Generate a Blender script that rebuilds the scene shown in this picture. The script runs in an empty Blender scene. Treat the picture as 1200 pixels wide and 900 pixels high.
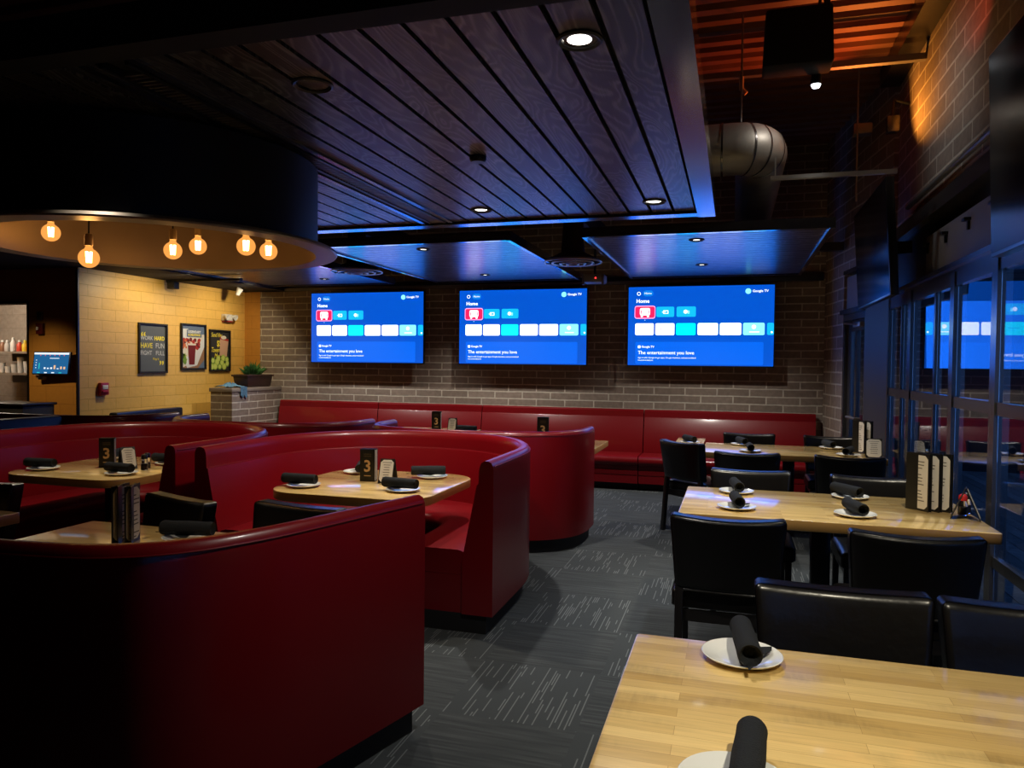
import bpy, bmesh, math, random
from mathutils import Vector, Matrix
random.seed(7)
PI = math.pi
C = bpy.context.scene.collection
SC = bpy.context.scene

# ------------------------------------------------------------------ node helpers
def nmat(name):
    m = bpy.data.materials.new(name); m.use_nodes = True
    nt = m.node_tree
    return m, nt, nt.nodes, nt.links, nt.nodes['Principled BSDF']

def N(nt, typ, **kw):
    n = nt.nodes.new(typ)
    for k, v in kw.items():
        if k.startswith('i_'):
            n.inputs[k[2:].replace('_', ' ')].default_value = v
        else:
            setattr(n, k, v)
    return n

def rgb(c): return (c[0], c[1], c[2], 1.0)

def mat(name, col, rough=.5, metal=0, coat=0, coatr=.1, spec=.5, bump=0, bscale=60, var=0, vscale=6, emit=None, es=1):
    m, nt, nd, lk, b = nmat(name)
    b.inputs['Base Color'].default_value = rgb(col)
    b.inputs['Roughness'].default_value = rough
    b.inputs['Metallic'].default_value = metal
    b.inputs['Coat Weight'].default_value = coat
    b.inputs['Coat Roughness'].default_value = coatr
    b.inputs['Specular IOR Level'].default_value = spec
    if emit:
        b.inputs['Emission Color'].default_value = rgb(emit); b.inputs['Emission Strength'].default_value = es
    tc = N(nt, 'ShaderNodeTexCoord')
    if var:
        n = N(nt, 'ShaderNodeTexNoise', i_Scale=vscale, i_Detail=5)
        lk.new(tc.outputs['Object'], n.inputs['Vector'])
        mx = N(nt, 'ShaderNodeMix', data_type='RGBA')
        mx.inputs[6].default_value = rgb([c * (1 - var) for c in col]); mx.inputs[7].default_value = rgb([min(1, c * (1 + var)) for c in col])
        lk.new(n.outputs['Fac'], mx.inputs[0]); lk.new(mx.outputs[2], b.inputs['Base Color'])
    if bump:
        n = N(nt, 'ShaderNodeTexNoise', i_Scale=bscale, i_Detail=4)
        lk.new(tc.outputs['Object'], n.inputs['Vector'])
        bp = N(nt, 'ShaderNodeBump', i_Strength=bump, i_Distance=.01)
        lk.new(n.outputs['Fac'], bp.inputs['Height']); lk.new(bp.outputs['Normal'], b.inputs['Normal'])
    return m

def emis(name, col, s=1):
    m, nt, nd, lk, b = nmat(name)
    b.inputs['Base Color'].default_value = (0.01, 0.01, 0.01, 1)
    b.inputs['Roughness'].default_value = .25
    b.inputs['Emission Color'].default_value = rgb(col); b.inputs['Emission Strength'].default_value = s
    return m

def brick(name, c1, c2, mortar, bw, bh, ms=.012, rough=.8, bump=.6, coat=0, off=.5, noise=.35):
    m, nt, nd, lk, b = nmat(name)
    uv = N(nt, 'ShaderNodeUVMap')
    # slightly wavy courses, as on slumped block
    nz = N(nt, 'ShaderNodeTexNoise', i_Scale=3.5, i_Detail=2)
    lk.new(uv.outputs[0], nz.inputs['Vector'])
    sb = N(nt, 'ShaderNodeVectorMath', operation='SUBTRACT'); sb.inputs[1].default_value = (.5, .5, .5)
    lk.new(nz.outputs['Color'], sb.inputs[0])
    sc = N(nt, 'ShaderNodeVectorMath', operation='SCALE'); sc.inputs['Scale'].default_value = .012
    lk.new(sb.outputs[0], sc.inputs[0])
    ad = N(nt, 'ShaderNodeVectorMath', operation='ADD')
    lk.new(uv.outputs[0], ad.inputs[0]); lk.new(sc.outputs[0], ad.inputs[1])
    br = N(nt, 'ShaderNodeTexBrick', offset=off, i_Scale=1, i_Mortar_Size=ms / 2, i_Mortar_Smooth=.3, i_Bias=0, i_Brick_Width=bw, i_Row_Height=bh)
    br.inputs['Color1'].default_value = rgb(c1); br.inputs['Color2'].default_value = rgb(c2); br.inputs['Mortar'].default_value = rgb(mortar)
    lk.new(ad.outputs[0], br.inputs['Vector'])
    n2 = N(nt, 'ShaderNodeTexNoise', i_Scale=18, i_Detail=6)
    lk.new(uv.outputs[0], n2.inputs['Vector'])
    mr = N(nt, 'ShaderNodeMapRange'); mr.inputs['To Min'].default_value = 1 - noise; mr.inputs['To Max'].default_value = 1 + noise
    lk.new(n2.outputs['Fac'], mr.inputs['Value'])
    mu = N(nt, 'ShaderNodeVectorMath', operation='SCALE')
    lk.new(br.outputs['Color'], mu.inputs[0]); lk.new(mr.outputs[0], mu.inputs['Scale'])
    lk.new(mu.outputs[0], b.inputs['Base Color'])
    b.inputs['Roughness'].default_value = rough
    b.inputs['Coat Weight'].default_value = coat
    inv = N(nt, 'ShaderNodeMath', operation='MULTIPLY_ADD'); inv.inputs[1].default_value = -1; inv.inputs[2].default_value = 1
    lk.new(br.outputs['Fac'], inv.inputs[0])
    ma = N(nt, 'ShaderNodeMath', operation='MULTIPLY_ADD'); ma.inputs[1].default_value = .35
    lk.new(n2.outputs['Fac'], ma.inputs[0]); lk.new(inv.outputs[0], ma.inputs[2])
    bp = N(nt, 'ShaderNodeBump', i_Strength=bump, i_Distance=.012)
    lk.new(ma.outputs[0], bp.inputs['Height']); lk.new(bp.outputs['Normal'], b.inputs['Normal'])
    return m

def woodplank(name, dark, light, axis, rough=.4, coat=.3, grain=9, spec=.5, coatr=.25):
    """oak boards with cathedral grain running along one UV axis, tone differing board by board"""
    m, nt, nd, lk, b = nmat(name)
    uv = N(nt, 'ShaderNodeUVMap'); geo = N(nt, 'ShaderNodeNewGeometry')
    off = N(nt, 'ShaderNodeVectorMath', operation='SCALE'); off.inputs[0].default_value = (7.3, 5.1, 0)
    lk.new(geo.outputs['Random Per Island'], off.inputs['Scale'])
    ad = N(nt, 'ShaderNodeVectorMath', operation='ADD'); lk.new(uv.outputs[0], ad.inputs[0]); lk.new(off.outputs[0], ad.inputs[1])
    mp = N(nt, 'ShaderNodeMapping')
    mp.inputs['Scale'].default_value = (1, .22, 1) if axis == 'v' else (.22, 1, 1)
    lk.new(ad.outputs[0], mp.inputs['Vector'])
    n1 = N(nt, 'ShaderNodeTexNoise', i_Scale=4.5, i_Detail=2, i_Distortion=.6); lk.new(mp.outputs[0], n1.inputs['Vector'])
    mm = N(nt, 'ShaderNodeMath', operation='MULTIPLY'); mm.inputs[1].default_value = grain * 2.2; lk.new(n1.outputs['Fac'], mm.inputs[0])
    sn = N(nt, 'ShaderNodeMath', operation='PINGPONG'); sn.inputs[1].default_value = .5; lk.new(mm.outputs[0], sn.inputs[0])
    mp2 = N(nt, 'ShaderNodeMapping'); mp2.inputs['Scale'].default_value = (1, .03, 1) if axis == 'v' else (.03, 1, 1)
    lk.new(ad.outputs[0], mp2.inputs['Vector'])
    n2 = N(nt, 'ShaderNodeTexNoise', i_Scale=140, i_Detail=3); lk.new(mp2.outputs[0], n2.inputs['Vector'])
    mx0 = N(nt, 'ShaderNodeMath', operation='MULTIPLY_ADD'); mx0.inputs[1].default_value = 1.2; lk.new(sn.outputs[0], mx0.inputs[0])
    s2 = N(nt, 'ShaderNodeMath', operation='MULTIPLY_ADD'); s2.inputs[1].default_value = .7; s2.inputs[2].default_value = -.25
    lk.new(n2.outputs['Fac'], s2.inputs[0]); lk.new(s2.outputs[0], mx0.inputs[2])
    mx = N(nt, 'ShaderNodeMix', data_type='RGBA', clamp_factor=True)
    mx.inputs[6].default_value = rgb(dark); mx.inputs[7].default_value = rgb(light)
    gr = N(nt, 'ShaderNodeMapRange', interpolation_type='SMOOTHSTEP'); gr.inputs['From Min'].default_value = .30; gr.inputs['From Max'].default_value = .78
    lk.new(mx0.outputs[0], gr.inputs['Value']); lk.new(gr.outputs[0], mx.inputs[0])
    mr = N(nt, 'ShaderNodeMapRange'); mr.inputs['To Min'].default_value = .65; mr.inputs['To Max'].default_value = 1.35
    lk.new(geo.outputs['Random Per Island'], mr.inputs['Value'])
    mu = N(nt, 'ShaderNodeVectorMath', operation='SCALE'); lk.new(mx.outputs[2], mu.inputs[0]); lk.new(mr.outputs[0], mu.inputs['Scale'])
    lk.new(mu.outputs[0], b.inputs['Base Color'])
    b.inputs['Roughness'].default_value = rough; b.inputs['Coat Weight'].default_value = coat; b.inputs['Coat Roughness'].default_value = coatr
    b.inputs['Specular IOR Level'].default_value = spec
    bp = N(nt, 'ShaderNodeBump', i_Strength=.25, i_Distance=.004); lk.new(mx0.outputs[0], bp.inputs['Height'])
    lk.new(bp.outputs['Normal'], b.inputs['Normal'])
    return m

def butcher(name):
    """maple butcher block: staves along local X, varied tone, glossy lacquer"""
    m, nt, nd, lk, b = nmat(name)
    uv = N(nt, 'ShaderNodeUVMap')
    br = N(nt, 'ShaderNodeTexBrick', offset=.37, i_Scale=1, i_Mortar_Size=.0006, i_Bias=0, i_Brick_Width=.62, i_Row_Height=.043)
    br.inputs['Color1'].default_value = (.55, .355, .115, 1); br.inputs['Color2'].default_value = (.80, .575, .235, 1); br.inputs['Mortar'].default_value = (.44, .27, .09, 1)
    lk.new(uv.outputs[0], br.inputs['Vector'])
    mp = N(nt, 'ShaderNodeMapping'); mp.inputs['Scale'].default_value = (.06, 1, 1); lk.new(uv.outputs[0], mp.inputs['Vector'])
    n1 = N(nt, 'ShaderNodeTexNoise', i_Scale=120, i_Detail=5); lk.new(mp.outputs[0], n1.inputs['Vector'])
    # cross-grain flame figure
    mp3 = N(nt, 'ShaderNodeMapping'); mp3.inputs['Scale'].default_value = (1, .18, 1); mp3.inputs['Rotation'].default_value = (0, 0, .25); lk.new(uv.outputs[0], mp3.inputs['Vector'])
    n3 = N(nt, 'ShaderNodeTexNoise', i_Scale=75, i_Detail=2); lk.new(mp3.outputs[0], n3.inputs['Vector'])
    mp4 = N(nt, 'ShaderNodeMapping'); mp4.inputs['Scale'].default_value = (.35, 1, 1); lk.new(uv.outputs[0], mp4.inputs['Vector'])
    n4 = N(nt, 'ShaderNodeTexNoise', i_Scale=9, i_Detail=2); lk.new(mp4.outputs[0], n4.inputs['Vector'])
    g4 = N(nt, 'ShaderNodeMapRange', interpolation_type='SMOOTHSTEP'); g4.inputs['From Min'].default_value = .48; g4.inputs['From Max'].default_value = .68; lk.new(n4.outputs['Fac'], g4.inputs['Value'])
    f = N(nt, 'ShaderNodeMath', operation='MULTIPLY'); lk.new(n3.outputs['Fac'], f.inputs[0]); lk.new(g4.outputs[0], f.inputs[1])
    s = N(nt, 'ShaderNodeMath', operation='MULTIPLY_ADD'); s.inputs[1].default_value = 1.0; lk.new(f.outputs[0], s.inputs[0]); lk.new(n1.outputs['Fac'], s.inputs[2])
    mr = N(nt, 'ShaderNodeMapRange'); mr.inputs['From Min'].default_value = .3; mr.inputs['From Max'].default_value = 1.2; mr.inputs['To Min'].default_value = 1.13; mr.inputs['To Max'].default_value = .74
    lk.new(s.outputs[0], mr.inputs['Value'])
    mu = N(nt, 'ShaderNodeVectorMath', operation='SCALE'); lk.new(br.outputs['Color'], mu.inputs[0]); lk.new(mr.outputs[0], mu.inputs['Scale'])
    lk.new(mu.outputs[0], b.inputs['Base Color'])
    b.inputs['Roughness'].default_value = .32; b.inputs['Coat Weight'].default_value = 1; b.inputs['Coat Roughness'].default_value = .085
    return m

def carpet_mat(name):
    """quarter-turned carpet tiles with short pale dashes"""
    m, nt, nd, lk, b = nmat(name)
    T = .61
    uv = N(nt, 'ShaderNodeUVMap')
    sx = N(nt, 'ShaderNodeSeparateXYZ'); lk.new(uv.outputs[0], sx.inputs[0])
    def math(op, a, c=None):
        n = N(nt, 'ShaderNodeMath', operation=op)
        for i, v in enumerate((a, c)):
            if v is None: continue
            if isinstance(v, (int, float)): n.inputs[i].default_value = v
            else: lk.new(v, n.inputs[i])
        return n.outputs[0]
    ix = math('FLOOR', math('DIVIDE', sx.outputs[0], T)); iy = math('FLOOR', math('DIVIDE', sx.outputs[1], T))
    par = math('MODULO', math('ABSOLUTE', math('ADD', ix, iy)), 2.0)
    odd = math('GREATER_THAN', par, .5)
    cell = N(nt, 'ShaderNodeCombineXYZ'); lk.new(math('MULTIPLY', ix, 3.7), cell.inputs[0]); lk.new(math('MULTIPLY', iy, 5.3), cell.inputs[1])
    def dashes(ax, ay):   # lines along y: narrow in x, long in y
        cx = N(nt, 'ShaderNodeCombineXYZ')
        xs = math('MULTIPLY', ax, 78); row = math('FLOOR', xs)
        thin = math('LESS_THAN', math('FRACT', xs), .45)
        lk.new(math('MULTIPLY', row, 1.37), cx.inputs[0]); lk.new(math('MULTIPLY', ay, 3.4), cx.inputs[1])
        v = N(nt, 'ShaderNodeVectorMath', operation='ADD'); lk.new(cx.outputs[0], v.inputs[0]); lk.new(cell.outputs[0], v.inputs[1])
        n = N(nt, 'ShaderNodeTexNoise', i_Scale=1, i_Detail=0); lk.new(v.outputs[0], n.inputs['Vector'])
        return n.outputs['Fac'], thin
    (d1, t1), (d2, t2) = dashes(sx.outputs[0], sx.outputs[1]), dashes(sx.outputs[1], sx.outputs[0])
    bright = math('MULTIPLY', math('GREATER_THAN', d1, .575), t1)
    faint = math('MULTIPLY', math('SUBTRACT', d2, .35), .75)
    mx = N(nt, 'ShaderNodeMix', data_type='FLOAT'); lk.new(odd, mx.inputs[0]); lk.new(faint, mx.inputs[2]); lk.new(bright, mx.inputs[3])
    fine = N(nt, 'ShaderNodeTexNoise', i_Scale=420, i_Detail=2); lk.new(uv.outputs[0], fine.inputs['Vector'])
    col = N(nt, 'ShaderNodeMix', data_type='RGBA', clamp_factor=True)
    col.inputs[6].default_value = (.046, .053, .058, 1); col.inputs[7].default_value = (.128, .140, .147, 1)
    lk.new(mx.outputs[0], col.inputs[0])
    mr = N(nt, 'ShaderNodeMapRange'); mr.inputs['To Min'].default_value = .55; mr.inputs['To Max'].default_value = 1.45; lk.new(fine.outputs['Fac'], mr.inputs['Value'])
    tone = math('MULTIPLY_ADD', odd, .15); nt.nodes[-1].inputs[2].default_value = .92
    mt = math('MULTIPLY', mr.outputs[0], tone)
    mu = N(nt, 'ShaderNodeVectorMath', operation='SCALE'); lk.new(col.outputs[2], mu.inputs[0]); lk.new(mt, mu.inputs['Scale'])
    lk.new(mu.outputs[0], b.inputs['Base Color'])
    b.inputs['Roughness'].default_value = .95; b.inputs['Specular IOR Level'].default_value = .15
    bp = N(nt, 'ShaderNodeBump', i_Strength=.5, i_Distance=.004); lk.new(fine.outputs['Fac'], bp.inputs['Height']); lk.new(bp.outputs['Normal'], b.inputs['Normal'])
    return m

def glass_mat(name, tint=(.9, .95, 1)):
    m, nt, nd, lk, b = nmat(name)
    b.inputs['Base Color'].default_value = rgb(tint); b.inputs['Roughness'].default_value = 0
    b.inputs['Transmission Weight'].default_value = 1; b.inputs['IOR'].default_value = 1.5
    return m

def bulb_glass(name):
    m, nt, nd, lk, b = nmat(name)
    nd.remove(b)
    tr = N(nt, 'ShaderNodeBsdfTransparent'); tr.inputs[0].default_value = (1, .82, .5, 1)
    em = N(nt, 'ShaderNodeEmission'); em.inputs[0].default_value = (1, .40, .09, 1); em.inputs[1].default_value = 1.35
    mx = N(nt, 'ShaderNodeMixShader'); mx.inputs[0].default_value = .55
    lk.new(tr.outputs[0], mx.inputs[1]); lk.new(em.outputs[0], mx.inputs[2]); lk.new(mx.outputs[0], nd['Material Output'].inputs[0])
    return m

M = {}
M['brick'] = brick('slump_brick', (.19, .145, .115), (.26, .205, .165), (.50, .45, .375), .40, .0975, .019)
M['brick_big'] = brick('slump_block', (.19, .145, .115), (.26, .205, .165), (.46, .41, .34), .43, .136, .022)
M['yellow'] = brick('yellow_block', (.78, .47, .105), (.82, .51, .13), (.60, .34, .06), .41, .135, .008, rough=.42, bump=.35, noise=.10)
M['orange'] = brick('orange_block', (.50, .22, .035), (.54, .245, .04), (.38, .16, .02), .41, .205, .008, rough=.5, bump=.3, noise=.10)
M['carpet'] = carpet_mat('carpet_tile')
M['oak'] = woodplank('stained_oak', (.007, .007, .009), (.135, .130, .140), 'v', rough=.44, coat=.5, coatr=.27)
M['oak_x'] = woodplank('stained_oak_slat', (.022, .022, .026), (.13, .127, .135), 'u', rough=.36, coat=.8, coatr=.24)
M['trim'] = mat('dark_trim_paint', (.022, .021, .025), .25, coat=1, coatr=.13)
M['black'] = mat('matt_black', (.008, .008, .009), .6)
M['void'] = mat('black_paint', (.006, .006, .007), .85)
M['blackmetal'] = mat('black_metal', (.012, .012, .014), .4, metal=.3)
M['steel'] = mat('painted_steel', (.20, .19, .185), .45, metal=.5, var=.15)
M['galv'] = mat('galvanised_duct', (.36, .335, .30), .52, metal=.6, var=.35, vscale=6)
M['bronze'] = mat('bronze_window_frame', (.16, .15, .15), .24, metal=.75)
M['panelgrey'] = mat('grey_panel', (.22, .22, .24), .5, var=.08)
M['vinyl'] = mat('red_vinyl', (.165, .0018, .0048), .38, coat=.28, coatr=.16, spec=.28, bump=.12, bscale=7)
M['vinyl_welt'] = mat('red_vinyl_welt', (.18, .004, .008), .45, spec=.3)
M['leather'] = mat('black_leather', (.0045, .004, .0042), .36, coat=.3, coatr=.2, spec=.35, bump=.18, bscale=26)
M['blackwood'] = mat('black_stained_wood', (.008, .007, .0075), .35, coat=.2)
M['butcher'] = butcher('butcher_block')
M['butcher_edge'] = mat('butcher_edge', (.42, .235, .075), .4, coat=.4, var=.15, vscale=14)
M['plate'] = mat('white_ceramic', (.78, .79, .77), .18, coat=.6, coatr=.05)
M['napkin'] = mat('charcoal_cloth', (.016, .018, .021), .9, bump=.5, bscale=300, spec=.2)
M['paper'] = mat('cream_paper', (.72, .69, .63), .7, var=.06)
M['ink'] = mat('grey_ink', (.12, .11, .10), .8)
M['cover'] = mat('menu_cover', (.008, .008, .008), .35)
M['gold'] = mat('gold_print', (.68, .48, .30), .5)
M['dimgold'] = mat('dim_gold_print', (.07, .055, .04), .5)
M['glass'] = glass_mat('window_glass')
M['clear'] = glass_mat('clear_glass', (1, 1, 1))
M['redcap'] = mat('red_plastic', (.5, .02, .02), .4)
M['screen'] = mat('dark_screen', (.010, .011, .014), .16, spec=.8)
M['bezel'] = mat('tv_bezel', (.006, .006, .007), .3)
M['white'] = mat('white_plastic', (.7, .7, .68), .45)
M['redpaint'] = mat('red_alarm', (.42, .015, .03), .4)
M['copper'] = mat('brushed_bronze', (.30, .215, .15), .42, metal=.45, var=.25, vscale=3)
M['rimsteel'] = mat('rim_steel', (.35, .31, .28), .35, metal=.6, var=.15)
M['drum'] = mat('drum_black', (.010, .011, .016), .45)
M['rust'] = mat('rust_deck', (.20, .085, .05), .55, var=.3, vscale=4)
M['deckwood'] = woodplank('patio_board', (.10, .10, .105), (.22, .22, .23), 'u', rough=.5, coat=.1)
M['leaf'] = mat('leaf_green', (.045, .14, .03), .5, var=.4, vscale=9)
M['pot'] = mat('brown_planter', (.035, .014, .010), .45)
M['soil'] = mat('soil', (.02, .012, .008), .95)
M['cloth'] = mat('blue_cloth', (.07, .17, .27), .9, var=.95, vscale=22, bump=.6, bscale=40)
M['capstone'] = mat('cap_stone', (.22, .18, .145), .8, bump=.4, bscale=30, var=.15)
M['sock'] = mat('socket_brass', (.5, .36, .2), .35, metal=.7)
M['bulbglass'] = bulb_glass('amber_bulb_glass')
M['filament'] = emis('filament', (1, .62, .25), 45)
M['lens'] = emis('lamp_lens', (1, .93, .82), 5)
M['lens_off'] = mat('unlit_lens', (.02, .02, .02), .4)
M['spotlens'] = emis('spot_lens', (.85, .93, 1), 5)
M['kitchenwall'] = brick('kitchen_tile', (.30, .26, .22), (.33, .29, .25), (.2, .17, .14), .6, .2, .006, rough=.5, bump=.2)
M['shelf'] = mat('steel_shelf', (.45, .42, .38), .35, metal=.6)
M['dark_ext'] = mat('dark_exterior', (.012, .015, .02), .8)

# screen graphics: flat emissive user-interface colours
TVK = 1.6
def ui(name, c, k=1.0): return emis('ui_' + name, c, k * TVK)
U = dict(bg=ui('blue', (.0006, .062, .43)), card=ui('card_blue', (.0012, .095, .60)), white=ui('white', (.85, .92, 1), 1.3), red=ui('red', (.95, .012, .085)),
         pink=ui('pink_frame', (1, .30, .55)), cyan=ui('cyan', (0, .80, .78)), teal=ui('teal', (.005, .37, .62)), pill=ui('pill', (.003, .15, .56)),
         mint=ui('mint', (.22, .85, .85)), txt=ui('text', (.75, .88, 1), 1.1), dim=ui('dim_text', (.25, .5, .9)), grey=ui('faint_mark', (.62, .72, .8)), rose=ui('faint_rose', (.85, .5, .55)),
         navy=ui('navy', (.0008, .035, .26)))

# ------------------------------------------------------------------ mesh builder
class MB:
    def __init__(s): s.bm = bmesh.new()
    def _xf(s, vs, loc=(0, 0, 0), rot=None):
        mtx = Matrix.Translation(loc)
        if rot is not None:
            mtx = mtx @ (rot if isinstance(rot, Matrix) else Matrix.Rotation(rot, 4, 'Z'))
        bmesh.ops.transform(s.bm, matrix=mtx, verts=vs)
    def box(s, lo, hi, loc=(0, 0, 0), rot=None, bev=0, seg=2, fn=None, cuts=0):
        b2 = bmesh.new()
        bmesh.ops.create_cube(b2, size=1)
        for v in b2.verts:
            v.co = Vector([lo[i] + (v.co[i] + .5) * (hi[i] - lo[i]) for i in range(3)])
        if cuts: bmesh.ops.subdivide_edges(b2, edges=b2.edges[:], cuts=cuts, use_grid_fill=True)
        if bev:
            if cuts:
                es = [e for e in b2.edges if len(e.link_faces) == 2 and e.calc_face_angle(0) > .5]
            else: es = b2.edges[:]
            bmesh.ops.bevel(b2, geom=es, offset=bev, segments=seg, profile=.5, affect='EDGES')
        if fn:
            for v in b2.verts: v.co = Vector(fn(v.co))
        s.join(b2, loc, rot); return s
    def join(s, b2, loc=(0, 0, 0), rot=None):
        mtx = Matrix.Translation(loc)
        if rot is not None: mtx = mtx @ (rot if isinstance(rot, Matrix) else Matrix.Rotation(rot, 4, 'Z'))
        vm = {}
        for v in b2.verts: vm[v] = s.bm.verts.new(mtx @ v.co)
        for f in b2.faces:
            try: s.bm.faces.new([vm[v] for v in f.verts])
            except ValueError: pass
        b2.free()
    def quad(s, *ps):
        s.bm.faces.new([s.bm.verts.new(p) for p in ps]); return s
    def poly(s, pts): return s.quad(*pts)
    def prism(s, pts, z0, z1, bev=0):
        b2 = bmesh.new()
        lo = [b2.verts.new((p[0], p[1], z0)) for p in pts]; hi = [b2.verts.new((p[0], p[1], z1)) for p in pts]
        b2.faces.new(lo[::-1]); b2.faces.new(hi)
        n = len(pts)
        for i in range(n): b2.faces.new([lo[i], lo[(i + 1) % n], hi[(i + 1) % n], hi[i]])
        bmesh.ops.recalc_face_normals(b2, faces=b2.faces[:])
        if bev:
            es = [e for e in b2.edges if abs(e.verts[0].co.z - e.verts[1].co.z) < 1e-6]
            bmesh.ops.bevel(b2, geom=es, offset=bev, segments=2, profile=.5, affect='EDGES')
        s.join(b2); return s
    def lathe(s, prof, seg=32, loc=(0, 0, 0), rot=None):
        b2 = bmesh.new(); rings = []
        for r, z in prof:
            if r < 1e-6: rings.append([b2.verts.new((0, 0, z))])
            else: rings.append([b2.verts.new((r * math.cos(2 * PI * k / seg), r * math.sin(2 * PI * k / seg), z)) for k in range(seg)])
        for a, c in zip(rings, rings[1:]):
            for k in range(seg):
                k2 = (k + 1) % seg
                if len(a) == 1 and len(c) == 1: continue
                if len(a) == 1: b2.faces.new([a[0], c[k], c[k2]])
                elif len(c) == 1: b2.faces.new([a[k], a[k2], c[0]])
                else: b2.faces.new([a[k], a[k2], c[k2], c[k]])
        bmesh.ops.recalc_face_normals(b2, faces=b2.faces[:])
        s.join(b2, loc, rot); return s
    def tube(s, pts, r, seg=10, cap=True):
        pts = [Vector(p) for p in pts]; b2 = bmesh.new(); rings = []
        rr = r if isinstance(r, (list, tuple)) else [r] * len(pts)
        up = Vector((0, 0, 1))
        for i, p in enumerate(pts):
            t = (pts[min(i + 1, len(pts) - 1)] - pts[max(i - 1, 0)]).normalized()
            a = t.cross(up)
            if a.length < 1e-3: a = t.cross(Vector((1, 0, 0)))
            a.normalize(); c = t.cross(a).normalized()
            rings.append([b2.verts.new(p + (a * math.cos(2 * PI * k / seg) + c * math.sin(2 * PI * k / seg)) * rr[i]) for k in range(seg)])
        for a, c in zip(rings, rings[1:]):
            for k in range(seg): b2.faces.new([a[k], a[(k + 1) % seg], c[(k + 1) % seg], c[k]])
        if cap: b2.faces.new(rings[0]); b2.faces.new(rings[-1][::-1])
        bmesh.ops.recalc_face_normals(b2, faces=b2.faces[:])
        s.join(b2); return s
    def loft(s, O, I, prof, closed_prof=True, cap=True):
        """sweep a profile (u across from outer guide O to inner guide I, z) along the guides"""
        b2 = bmesh.new(); rows = []
        for o, i in zip(O, I):
            rows.append([b2.verts.new((o[0] + (i[0] - o[0]) * u, o[1] + (i[1] - o[1]) * u, z)) for u, z in prof])
        n = len(prof)
        for a, c in zip(rows, rows[1:]):
            for k in range(n if closed_prof else n - 1):
                k2 = (k + 1) % n; b2.faces.new([a[k], a[k2], c[k2], c[k]])
        if cap and closed_prof: b2.faces.new(rows[0]); b2.faces.new(rows[-1][::-1])
        bmesh.ops.recalc_face_normals(b2, faces=b2.faces[:])
        s.join(b2); return s
    def obj(s, name, m, parent=None, smooth=40, loc=None, recalc=False):
        bm = s.bm
        if recalc: bmesh.ops.recalc_face_normals(bm, faces=bm.faces[:])
        bm.normal_update()
        uvl = bm.loops.layers.uv.new('uv')
        for f in bm.faces:
            n = f.normal; ax = max(range(3), key=lambda i: abs(n[i]))
            for l in f.loops:
                c = l.vert.co
                l[uvl].uv = ((c.y, c.z), (c.x, c.z), (c.x, c.y))[ax]
        me = bpy.data.meshes.new(name); bm.to_mesh(me); bm.free()
        if smooth:
            for p in me.polygons: p.use_smooth = True
            me.set_sharp_from_angle(angle=math.radians(smooth))
        me.materials.append(M[m] if isinstance(m, str) else m)
        o = bpy.data.objects.new(name, me); C.objects.link(o)
        if parent: o.parent = parent
        if loc: o.location = loc
        return o

def tag(o, label=None, cat=None, group=None, kind=None):
    if label: o['label'] = label
    if cat: o['category'] = cat
    if group: o['group'] = group
    if kind: o['kind'] = kind
    return o
def thing(name, label, cat, loc=(0, 0, 0), rz=0, group=None):
    o = bpy.data.objects.new(name, None); C.objects.link(o); o.empty_display_size = .1
    o.location = loc; o.rotation_euler = (0, 0, rz)
    return tag(o, label, cat, group)
def copy_tree(o, parent=None):
    c = o.copy(); C.objects.link(c)
    if parent: c.parent = parent
    for ch in list(o.children): copy_tree(ch, c)
    return c
def dup(o, loc, rz, label, group=None):
    c = copy_tree(o); c.location = loc; c.rotation_euler = (0, 0, rz); c['label'] = label
    if group: c['group'] = group
    return c
def struct(name, mb, m, smooth=0):
    return tag(mb.obj(name, m, smooth=smooth), kind='structure')

def text(body, size, m, parent, loc, rot=(0, 0, 0), align='LEFT', bold=0, name='lettering', xs=1, shear=0):
    cu = bpy.data.curves.new('t', 'FONT'); cu.body = body; cu.size = size; cu.align_x = align; cu.align_y = 'CENTER'
    cu.offset = bold; cu.extrude = .0004; cu.resolution_u = 2; cu.shear = shear
    o = bpy.data.objects.new('t', cu); C.objects.link(o)
    bpy.context.view_layer.update()
    me = bpy.data.meshes.new_from_object(o.evaluated_get(bpy.context.evaluated_depsgraph_get()))
    bpy.data.objects.remove(o); bpy.data.curves.remove(cu)
    me.materials.clear(); me.materials.append(M[m] if isinstance(m, str) else m)
    r = bpy.data.objects.new(name, me); C.objects.link(r); r.parent = parent; r.location = loc; r.rotation_euler = rot; r.scale = (xs, 1, 1)
    return r

def rrect(w, h, r, n=5):
    """rounded rectangle outline centred on the origin"""
    out = []
    for cx, cy, a0 in ((w / 2 - r, h / 2 - r, 0), (-w / 2 + r, h / 2 - r, 90), (-w / 2 + r, -h / 2 + r, 180), (w / 2 - r, -h / 2 + r, 270)):
        for k in range(n + 1):
            a = math.radians(a0 + 90 * k / n); out.append((cx + r * math.cos(a), cy + r * math.sin(a)))
    return out
def disc(r, n=20): return [(r * math.cos(2 * PI * k / n), r * math.sin(2 * PI * k / n)) for k in range(n)]

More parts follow.
